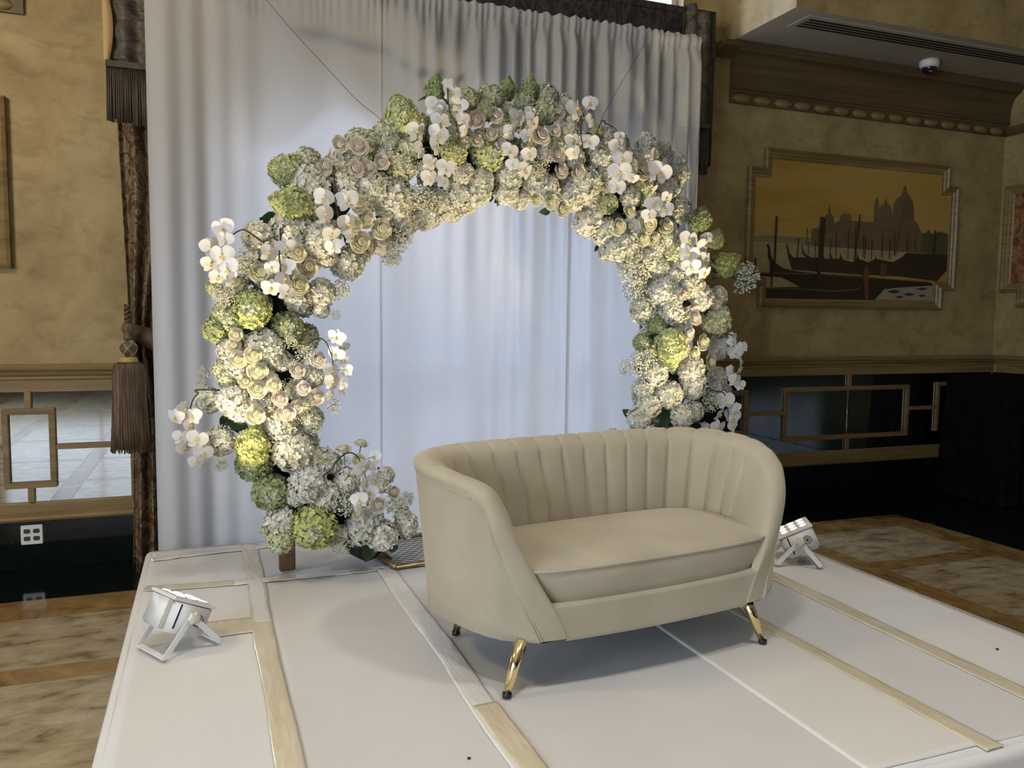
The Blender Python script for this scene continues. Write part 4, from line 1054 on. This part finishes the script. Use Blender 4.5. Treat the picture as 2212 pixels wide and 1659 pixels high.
# --- where every flower sits: read off the photograph crop by crop (origin x, origin y, scale)
CROPS = [
 (350, 150, .30136, """
 G 900 730 120 -1 .1;G 1720 350 130 -.45 1;G 930 965 125 -.9 .1;L 1620 490 105;L 1490 540 95;L 1040 650 85;
 W 1060 800 125;W 1270 730 85;W 1340 820 95;W 1480 830 105;L 1705 690 110;W 1545 870 115;W 1650 925 135;W 920 1160 135;W 1010 1130 90;W 690 1200 100;W 1130 1230 125;W 1185 1345 70;W 1330 1390 110;
 L 1095 1000 80;W 1720 1090 105;W 1880 1030 110;W 1420 1290 90;W 1570 1230 90;W 800 1290 90;
 P 1280 530 66;P 1410 545 80;P 1175 690 68;P 1395 705 70;P 1490 700 60;P 1575 665 62;
 R 1415 960 72;R 1465 1065 70;R 1580 1140 78;R 1430 1235 82;R 1390 1115 60;R 975 1310 66;R 1050 1415 82;R 985 1545 82;R 710 1455 75;
 L 1750 570 90;W 1600 610 85;W 1400 620 85;W 1290 620 80;B 600 1370 90;B 1880 930 85;B 1680 1200 110;B 1640 1340 75;B 1270 1580 75;B 450 1610 80;B 1850 710 55;
 F 760 1080 105 215;F 1350 590 50 300;F 690 1555 70 200;F 1255 640 40 120;F 1060 890 50 300;F 1120 1100 60 250"""),
 (800, 130, .27125, """
 L 700 430 85;L 1150 480 85;L 1330 450 80;L 920 400 80;W 1250 520 85;W 1050 560 85;L 1620 440 80;W 1600 620 90;W 740 620 85;W 1420 720 80;W 1620 780 80;D 520 240 85 0 1;D 1085 240 75 0 1;D 1260 245 85 0 1;L 1400 275 90;L 960 300 105;L 780 310 90;W 1545 330 60;L 1230 345 80;L 1400 410 95;
 G 665 740 100;G 930 765 125;G 1105 395 48;G 1790 565 52;G 1890 1140 78;
 W 1880 590 68;W 1815 760 90;W 885 960 90;W 1090 935 105;W 1310 955 105;W 1700 1000 130;W 1590 1085 110;W 1400 1020 95;W 1085 1060 85;W 1190 1110 75;W 700 1090 120;W 850 1060 100;W 560 1160 110;W 480 1240 85;W 645 1205 80;W 765 1150 75;W 740 900 80;L 1265 620 70;W 1850 900 60;W 1770 1110 75;L 640 640 70;W 1180 820 80;L 900 640 90;L 1480 690 90;
 P 850 470 82;P 1010 430 68;P 1500 400 60;P 1370 590 82;P 1480 560 56;P 1560 555 65;P 970 580 56;P 855 635 60;P 1060 670 56;P 1505 745 70;P 1530 880 72;P 1665 890 72;
 R 1330 1110 56;R 1445 1130 66;R 1540 1185 75;
 B 370 1080 100;B 400 860 60;B 1340 840 80;B 1870 1010 60;
 F 1390 1205 60 190;F 1500 660 60 250;F 300 1190 50 240;F 800 930 60 270;F 1420 500 50 180;F 960 1100 40 250;F 430 1290 40 260"""),
 (1200, 200, .25316, """
 L 560 430 75;W 600 560 85;W 620 720 85;W 500 760 80;W 800 560 85;W 860 700 85;L 400 560 85;W 770 440 88;W 920 480 70;W 1030 580 70;W 1055 685 85;W 960 800 110;L 730 800 100;W 640 900 80;W 1060 1000 100;W 280 1110 120;W 420 1190 105;W 560 1320 130;W 640 1370 90;W 850 1290 80;W 790 1410 105;W 880 1500 80;L 1000 1340 110;W 1050 1500 90;W 1000 1570 85;W 450 1360 75;W 700 620 80;W 880 960 90;W 700 1150 110;W 940 1230 90;
 D 1230 1090 95 0 1;D 1360 1260 75 .1 1;G 1440 1470 105 .8 .5;
 P 765 655 85;
 R 550 1140 80;R 800 1120 95;R 950 1140 75;R 750 1250 75;R 850 1240 65;R 640 1010 62;
 B 420 800 65;B 380 1000 60;B 680 1500 140;B 1600 1580 130;
 F 350 1330 40 240;F 495 1410 50 300;F 570 1245 65 180;F 980 960 85 330;F 700 1000 50 260;F 930 1400 80 200;F 450 1060 50 260;F 25 430 60 250;F 150 990 45 60"""),
 (1280, 600, .21704, """
 B 420 130 120;B 500 850 140;B 340 890 85;B 1150 1230 110;B 770 590 75;
 W 720 130 135;W 1060 200 125;W 500 330 118;W 770 340 120;W 1250 190 95;W 1220 280 80;W 1260 690 110;W 620 960 115;W 980 900 125;W 1000 1060 135;W 760 1160 125;W 500 1120 100;W 560 1280 110;W 460 1400 110;W 890 1380 110;W 1010 1330 90;W 1240 1000 100;W 1230 1085 80;W 1320 1120 60;W 540 1580 110;W 800 1570 55;W 1110 1510 65;W 960 60 120;W 880 700 90;
 H 1230 440 140 .6 1;D 640 500 100;D 500 640 90;G 770 690 160 -.1 -1;
 P 1090 65 78;P 930 150 70;P 880 195 56;P 1000 20 52;
 C 1030 400 82;C 970 555 82;R 1110 640 85;R 1020 760 80;R 1190 840 82;R 1270 970 80;
 Q 195 1520 55 -.3 .6;Q 315 1560 65 -.1 .2;
 F 720 1410 130 250;F 800 1500 90 300;F 1020 1490 100 20;F 1150 1120 50 270;F 940 260 60 0;F 620 340 60 270;F 1220 380 50 270"""),
 (350, 440, .20344, """
 W 1450 1000 145;W 1690 950 140;W 1690 1120 85;G 960 1130 190;L 700 1240 100;G 560 890 85;D 590 1330 150 0 1;L 760 1230 120;W 720 1570 120;L 640 1140 95;D 1330 1310 155;
 B 1840 1180 55;B 650 1000 100;W 1180 560 110;W 1100 780 110;L 800 900 100;
 F 920 1050 50 250;F 1850 560 60 300"""),
 (350, 680, .20492, """
 G 960 1390 180 0 1;D 960 1570 175;
 W 1080 350 185;L 620 560 85;L 690 670 105;W 760 900 160;W 490 900 125;W 1250 480 105;W 1620 650 100;W 1450 800 120;W 1260 1170 180;W 1560 1100 130;W 1380 1440 195;W 610 1330 145;W 1700 1540 125;W 1050 920 120;W 820 520 130;W 1080 700 130;W 1500 950 110;W 820 1000 120;
 R 780 210 80;R 760 320 80;R 975 420 100;R 800 470 95;R 1020 590 110;R 880 700 82;R 1010 780 105;R 1185 740 82;R 1000 1050 105;
 P 1430 580 98;P 1660 470 90;P 1250 880 90;P 1310 1030 105;P 1500 770 80;P 1640 870 88;P 1430 970 75;
 B 450 620 80;B 400 730 60;B 1500 420 115;B 1350 280 75;B 1330 760 85;B 1600 1180 90;B 1800 970 85;B 620 1570 80;B 1480 1070 60;B 1540 920 60;
 F 760 1130 160 300;F 720 1060 100 200;F 850 1180 110 330;F 660 1130 110 250;F 1440 700 60 300"""),
 (450, 900, .22604, """
 D 600 720 170;G 1010 1050 205;H 690 1190 120;H 555 1090 60;
 W 950 640 165;W 1120 770 140;W 690 1000 140;W 1320 610 115;W 1440 1080 135;W 1660 1130 135;W 1250 1120 80;W 1030 430 115;W 1180 440 90;W 1890 1030 105;W 1860 940 80;W 1700 560 75;W 1650 660 65;W 1560 960 100;W 1350 760 110;W 840 760 90;
 Q 1290 300 85 -.2 1;Q 1465 245 75 .1 1;R 1440 420 70;P 1775 720 76;P 1625 850 86;R 1430 930 60;
 B 1290 830 125;B 1780 850 110;B 1900 780 70;B 1270 1250 85;B 110 450 75;B 1320 430 50;
 F 1540 1280 150 250;F 1770 1260 70 20;F 1150 590 90 330;F 1440 1220 90 230;F 840 860 100 280;F 1360 520 70 20;F 940 830 80 300"""),
]
# orchid sprays: (crop, stem polyline, blossoms)
SPRAYS = [
 (0, "1230 690;1232 800;1240 920;1270 1080;1300 1200", "1160 920 70;1325 940 80;1170 1040 70;1330 1110 80;1210 1180 65;1355 1200 55;1230 1270 60"),
 (0, "690 1215;620 1165;570 1150;490 1195;440 1240;430 1360;460 1500", "440 1145 80;350 1270 70;430 1330 80;450 1220 60;350 1390 65;470 1430 80;400 1490 60;500 1520 55"),
 (0, "850 1140;850 1220;840 1330;850 1450;850 1600", "885 1275 65;765 1320 65;785 1425 55;885 1415 65;880 1505 70;780 1570 65;890 1605 65"),
 (1, "610 250;620 330;640 430;680 500;700 580", "620 190 50;650 260 70;710 360 65;520 370 80;570 400 50;560 490 75;740 470 55;755 560 55;545 590 80"),
 (1, "460 490;455 560;480 680;510 800;525 920", "370 570 85;410 710 80;530 700 80;480 820 70;600 860 75;470 940 70;580 970 60"),
 (1, "1240 400;1220 500;1190 640;1185 740;1180 830", "1170 450 75;1270 420 50;1290 490 75;1115 580 65;1250 600 60;1110 720 65;1265 750 65;1235 880 70;1130 830 50"),
 (1, "1672 460;1675 540;1680 620;1692 690", "1640 390 90;1750 340 60;1610 510 65;1760 480 65;1750 650 65;1610 640 60;1620 740 60"),
 (1, "1830 510;1880 510;1935 535;1975 590;2000 750;2020 980", "1985 610 42;1975 690 75;2010 790 75;2100 830 55;1985 890 85;1965 1010 65;2090 940 45"),
 (2, "880 560;870 680;855 800;860 900;850 1000", "850 560 90;890 680 95;840 850 75;950 900 60;840 950 75;940 1000 65;800 1050 65"),
 (2, "1200 1240;1210 1300;1215 1450;1222 1560", "1140 1260 85;1270 1320 85;1140 1380 80;1280 1430 75;1160 1490 75;1270 1540 65;1290 1240 50"),
 (3, "1330 560;1400 640;1420 760;1400 900;1430 1040", "1400 590 55;1420 750 75;1490 690 60;1390 640 50;1480 830 60;1380 930 65;1420 1020 70;1470 1070 55;1470 920 50"),
 (3, "1250 1130;1320 1220;1350 1340;1340 1480", "1320 1220 90;1270 1360 80;1400 1370 80;1400 1470 75;1250 1490 80;1430 1290 50"),
 (5, "1500 310;1590 270;1680 250;1750 330;1800 500;1810 700", "1840 240 90;1830 420 90;1920 340 60;1910 480 60;1790 600 100;1940 590 70;1800 710 90;1900 720 70;1900 820 50;1780 840 70"),
 (5, "420 790;380 830;330 890;300 980;290 1100;330 1300;360 1450", "240 1000 90;140 1080 90;320 1070 90;300 1170 90;370 1310 100;240 1400 90;430 1460 100;360 1550 80;200 1290 80"),
 (6, "1160 520;1220 430;1320 350;1400 360;1450 430;1500 560;1490 720;1440 850", "1480 500 100;1570 470 60;1590 590 80;1500 640 80;1540 720 80;1440 800 80;1450 870 60;1590 380 60"),
]
OCV = [Vector(p) for p in OCT]
def seg_dist(p, a, b):
    t = max(0, min(1, (p - a).dot(b - a) / (b - a).length_squared)); return (p - (a + (b - a) * t)).length
def ring_uv(px, py):
    P = on_plane(px, py, RO + RN * .15, RN); d = P - RO; return Vector((d.dot(RU), P.z))
def place(px, py, layer):
    """point in front of the ring's middle plane: the mass of flowers bulges towards the room"""
    uv = ring_uv(px, py); dist = min(seg_dist(uv, OCV[i], OCV[i + 1]) for i in range(7))
    tt = min(1, dist / .36); d = .05 + .20 * math.sqrt(max(0, 1 - tt * tt)) + layer
    p = on_plane(px, py, RO + RN * d, RN); return p, uv, dist
def outward(uv, p):
    """direction in which a flower faces: away from the core of its ring segment, and towards the room"""
    best = None
    for i in range(7):
        a, b = OCV[i], OCV[i + 1]; t = max(0, min(1, (uv - a).dot(b - a) / (b - a).length_squared)); q = a + (b - a) * t
        if best is None or (uv - q).length < best[0]: best = ((uv - q).length, uv - q)
    o2 = best[1]; return (RU * o2.x + Vector((0, 0, o2.y))) * 2.0 + RN * .75
def orient(d, up_hint=None, spin=None):
    q = d.to_track_quat('Z', 'Y').to_matrix()
    if spin is not None: q = q @ Matrix.Rotation(spin, 3, 'Z')
    return q.to_euler()
NUM = []            # (object, kind phrase, category, uv) for the labels
HEADS = []
def child(name, me, parent, loc=(0, 0, 0), rot=(0, 0, 0), sc=(1, 1, 1)):
    o = D.objects.new(name, me); COL.objects.link(o); o.parent = parent; o.location = loc; o.rotation_euler = rot; o.scale = sc; return o
def hydrangea(px, py, r, key, direc, layer=0.):
    p, uv, dist = place(px, py, layer + rnd(-.02, .02)); rm = r * cam_depth(p) / F
    dvec = outward(uv, p)
    if direc: dvec = RU * direc[0] + Vector((0, 0, direc[1])) + RN * .35
    t = empty('hydrangea', p, orient(dvec, spin=rnd(0, 6.28))); t.scale = (rm, rm, rm)
    lib = PAN[key] if direc else MOP[key]
    child('florets', random.choice(lib), t, sc=(1.08, 1.08, 1.08) if direc else (1, 1, 1))['kind'] = 'stuff'
    child('stem', STEM, t)
    ph = {'hw': 'white round', 'hl': 'pale green', 'hg': 'lime green', 'hd': 'dull green'}[key]
    if direc: ph += ' cone-shaped'
    NUM.append((t, ph + ' hydrangea head', 'hydrangea', uv, 'hydrangea heads of the flower arch')); HEADS.append((t, p)); return t
def rose(px, py, r, key, direc=None):
    p, uv, dist = place(px, py, .085 + rnd(-.01, .02)); rm = r * cam_depth(p) / F * .98
    dvec = RN * 1.3 + outward(uv, p) * .55 + Vector((rnd(-.25, .25), rnd(-.25, .25), rnd(-.1, .3)))
    if direc: dvec = RU * direc[0] + Vector((0, 0, direc[1])) + RN * .25
    t = empty('rose', p - dvec.normalized() * rm * .2, orient(dvec, spin=rnd(0, 6.28))); t.scale = (rm, rm, rm)
    outer, midp, heart, st = ROSE[key]
    for k in range(5): child('petal', random.choice(outer), t, rot=(.20 + rnd(-.10, .10), rnd(-.16, .14), 2 * PI * k / 5 + rnd(-.16, .16)), sc=[rnd(.90, 1.08)] * 3)
    for k in range(5): child('petal', midp[0], t, rot=(.20 + rnd(-.08, .08), rnd(-.10, .10), 2 * PI * k / 5 + .6 + rnd(-.15, .15)))
    for k in range(4): child('petal', midp[1], t, rot=(.14 + rnd(-.06, .06), rnd(-.08, .08), 2 * PI * k / 4 + .3 + rnd(-.15, .15)))
    child('heart', heart, t); child('stem', st, t)
    NUM.append((t, ('cream white' if key == 'rw' else 'blush pink') + ' rose', 'rose', uv, 'roses of the flower arch')); return t
def gypsophila(px, py, r):
    p, uv, dist = place(px, py, .05 + rnd(-.02, .02)); rm = r * cam_depth(p) / F * 1.1
    t = empty('babys_breath', p, orient(outward(uv, p) + Vector((rnd(-.3, .3), 0, rnd(-.3, .3))), spin=rnd(0, 6.28))); t.scale = (rm, rm, rm)
    a, b = BB[0 if r > 22 else random.choice((1, 2))]
    child('blooms', a, t)['kind'] = 'stuff'; child('stems', b, t)['kind'] = 'stuff'
    NUM.append((t, "sprig of baby's breath", 'flower spray', uv, "baby's breath of the flower arch"))
pend_leaves = []
for ci, (ox, oy, sc_, txt) in enumerate(CROPS):
    for e in txt.replace('\n', '').split(';'):
        e = e.split()
        if not e: continue
        k = e[0]; nums = [float(q) for q in e[1:]]; px, py, r = ox + nums[0] * sc_, oy + nums[1] * sc_, nums[2] * sc_
        dr_ = tuple(nums[3:5]) if len(nums) >= 5 else None
        if k == 'W': hydrangea(px, py, r * 1.13, 'hw', None)
        elif k == 'L': hydrangea(px, py, r * 1.12, 'hl', None)
        elif k == 'G': hydrangea(px, py, r * 1.09, 'hg', dr_, .03)
        elif k == 'H': hydrangea(px, py, r * 1.09, 'hl', dr_, .03)
        elif k == 'D': hydrangea(px, py, r * 1.09, 'hd', dr_, -.02)
        elif k == 'R': rose(px, py, r, 'rw')
        elif k == 'C': rose(px, py, r, 'rp')
        elif k == 'P': rose(px, py, r, 'rp')
        elif k == 'Q': rose(px, py, r, 'rp' if ci == 3 else 'rw', dr_)
        elif k == 'B': gypsophila(px, py, r)
        elif k == 'F': pend_leaves.append((px, py, r, nums[3]))
# heads set deeper in the ring, showing in the gaps
for i in range(7):
    a, b = OCV[i], OCV[i + 1]; n_ = max(2, int((b - a).length / .17)); e = (b - a).normalized(); e = Vector((-e.y, e.x))
    for k in range(n_):
        for sg in (-1, 1):
            if (i == 0 and k < 1) or (i == 6 and k > n_ - 2): continue
            q = a.lerp(b, (k + .5 + rnd(-.15, .15)) / n_) + e * sg * rnd(.08, .14)
            c = R.transposed() @ (ring_pt(q.x, q.y, .0) - CAMP); px, py = CX - F * c.x / c.z, CY + F * c.y / c.z
            hydrangea(px, py, 30 * rnd(.9, 1.1), random.choice(('hw', 'hw', 'hl')), None, -.10)
# leaves belong to the nearest hydrangea stem
bpy.context.view_layer.update()
camX = (R @ Vector((1, 0, 0))); camY = (R @ Vector((0, 1, 0)))
for px, py, r, ang in pend_leaves:
    p, uv, dist = place(px, py, -.02); rm = 1.5 * r * cam_depth(p) / F
    a = math.radians(ang); dx = (camX * math.cos(a) + camY * math.sin(a) + RN * rnd(.0, .4)).normalized()
    nrm = (RN + Vector((rnd(-.4, .4), 0, rnd(-.2, .6)))).normalized(); yy = nrm.cross(dx).normalized(); nn = dx.cross(yy)
    h = min(HEADS, key=lambda q: (q[1] - p).length)[0]
    Mw = Matrix.Translation(p - dx * rm * .5) @ Matrix((dx, yy, nn)).transposed().to_4x4() @ Matrix.Scale(rm, 4)
    o = child('leaf', LEAF, h); o.matrix_local = h.matrix_world.inverted() @ Mw
# two leaves behind every third head fill the shade between the flowers
for q, (h, p) in enumerate(HEADS):
    if q % 2: continue
    for k in range(2):
        a = rnd(0, 6.28); o = child('leaf', LEAF, h, (.3 * math.cos(a), .3 * math.sin(a), -.75), (rnd(-.3, .3), rnd(-.2, .3), a), [rnd(.9, 1.25)] * 3)
# orchids
for si, (ci, st, bl) in enumerate(SPRAYS):
    ox, oy, sc_, _ = CROPS[ci]
    def PX(e): return [float(q) for q in e.split()]
    pts = []
    for e in st.split(';'):
        x, y = PX(e); pts.append(place(ox + x * sc_, oy + y * sc_, .16)[0])
    bls = [PX(e) for e in bl.split(';')]
    x, y = PX(st.split(';')[0]); u0 = ring_uv(ox + x * sc_, oy + y * sc_)     # the stem is pushed into the foam
    core = min((OCV[i].lerp(OCV[i + 1], k / 12) for i in range(7) for k in range(13)), key=lambda q: (q - u0).length)
    pts.insert(0, ring_pt(core.x, core.y, .02))
    t = empty('orchid_spray', pts[0])
    cur = crom(pts, 6); m = MB(); m.tube([p - pts[0] for p in cur], [.0042 - .0022 * k / len(cur) for k in range(len(cur))], 6); stem = m.build('stem', M['stem'], t, True)
    for bi, (x, y, r) in enumerate(bls):
        p, uv, dist = place(ox + x * sc_, oy + y * sc_, .185 + rnd(-.015, .015)); rm = r * sc_ * cam_depth(p) / F * 1.2
        dv = RN * 1.1 + RU * rnd(-1.0, 1.0) + Vector((0, 0, rnd(-.5, .35)))
        zz = dv.normalized(); xx = Vector((0, 0, 1)).cross(zz).normalized(); yy = zz.cross(xx)
        Mo = Matrix((xx, yy, zz)).transposed() @ Matrix.Rotation(rnd(-.35, .35), 3, 'Z')
        b = child('blossom', LIP, t, p - pts[0], Mo.to_euler(), (rm, rm, rm))
        for sg in (-1, 1): child('petal', PETAL, b, (0, .03, .04), (rnd(-.25, .15), sg * rnd(.05, .3), sg * -1.25 + rnd(-.1, .1)))
        child('sepal', SEPAL, b, (0, .02, 0), (rnd(-.3, .1), 0, rnd(-.08, .08)))
        for sg in (-1, 1): child('sepal', SEPAL, b, (0, -.02, 0), (rnd(-.3, .05), 0, sg * -2.45 + rnd(-.1, .1)))
        # short stalk back to the stem
        q = min(cur, key=lambda c: (c - p).length); pb = p - zz * rm * .12
        m = MB(); m.tube([q - pts[0], q.lerp(pb, .5) + Vector((0, 0, .008)) - pts[0], pb - pts[0]], .0016, 4); m.build('stalk', M['gstem'], stem)
    uv = ring_uv(ox + bls[len(bls) // 2][0] * sc_, oy + bls[len(bls) // 2][1] * sc_)
    NUM.append((t, 'hanging spray of white orchids', 'orchid', uv, 'orchid sprays of the flower arch'))

# --- labels: clock position on the arch, rim, and rank within that place
HOURS = ['twelve', 'one', 'two', 'three', 'four', 'five', 'six', 'seven', 'eight', 'nine', 'ten', 'eleven']
ORD = ['highest', 'second highest', 'third highest', 'fourth highest', 'fifth highest', 'sixth highest', 'seventh highest', 'eighth highest', 'ninth highest', 'tenth highest', 'eleventh highest', 'twelfth highest']
buck = {}
for t, ph, cat, uv, grp in NUM:
    c = Vector((0, 1.34)); d = uv - c; h = round((math.degrees(math.atan2(d.x, d.y)) % 360) / 15) % 24
    rad = min(seg_dist(uv, OCV[i], OCV[i + 1]) for i in range(7)); inside = abs(d.x) / 1.22 if abs(d.x) / 1.22 > abs(d.y) / 1.06 else abs(d.y) / 1.06
    rim = 'mid-band' if rad < .11 else ('outer edge' if inside > 1 else 'inner edge')
    if cat == 'orchid': rim = ''
    buck.setdefault((ph, h, rim), []).append((t, cat, uv, grp))
for (ph, h, rim), ls in buck.items():
    ls.sort(key=lambda q: -q[2].y)
    for k, (t, cat, uv, grp) in enumerate(ls):
        where = (f"at {HOURS[h // 2]} o'clock on the arch" if h % 2 == 0 else f"at half past {HOURS[h // 2]} on the arch") + (', ' + rim if rim else '')
        if len(ls) == 1: lab = f"{ph} {where}"
        elif len(ls) == 2: lab = f"{('upper', 'lower')[k]} {ph} {where}"
        else: lab = f"{ORD[k] if k < len(ls) - 1 else 'lowest'} {ph} {where}"
        tag(t, lab, cat, grp)
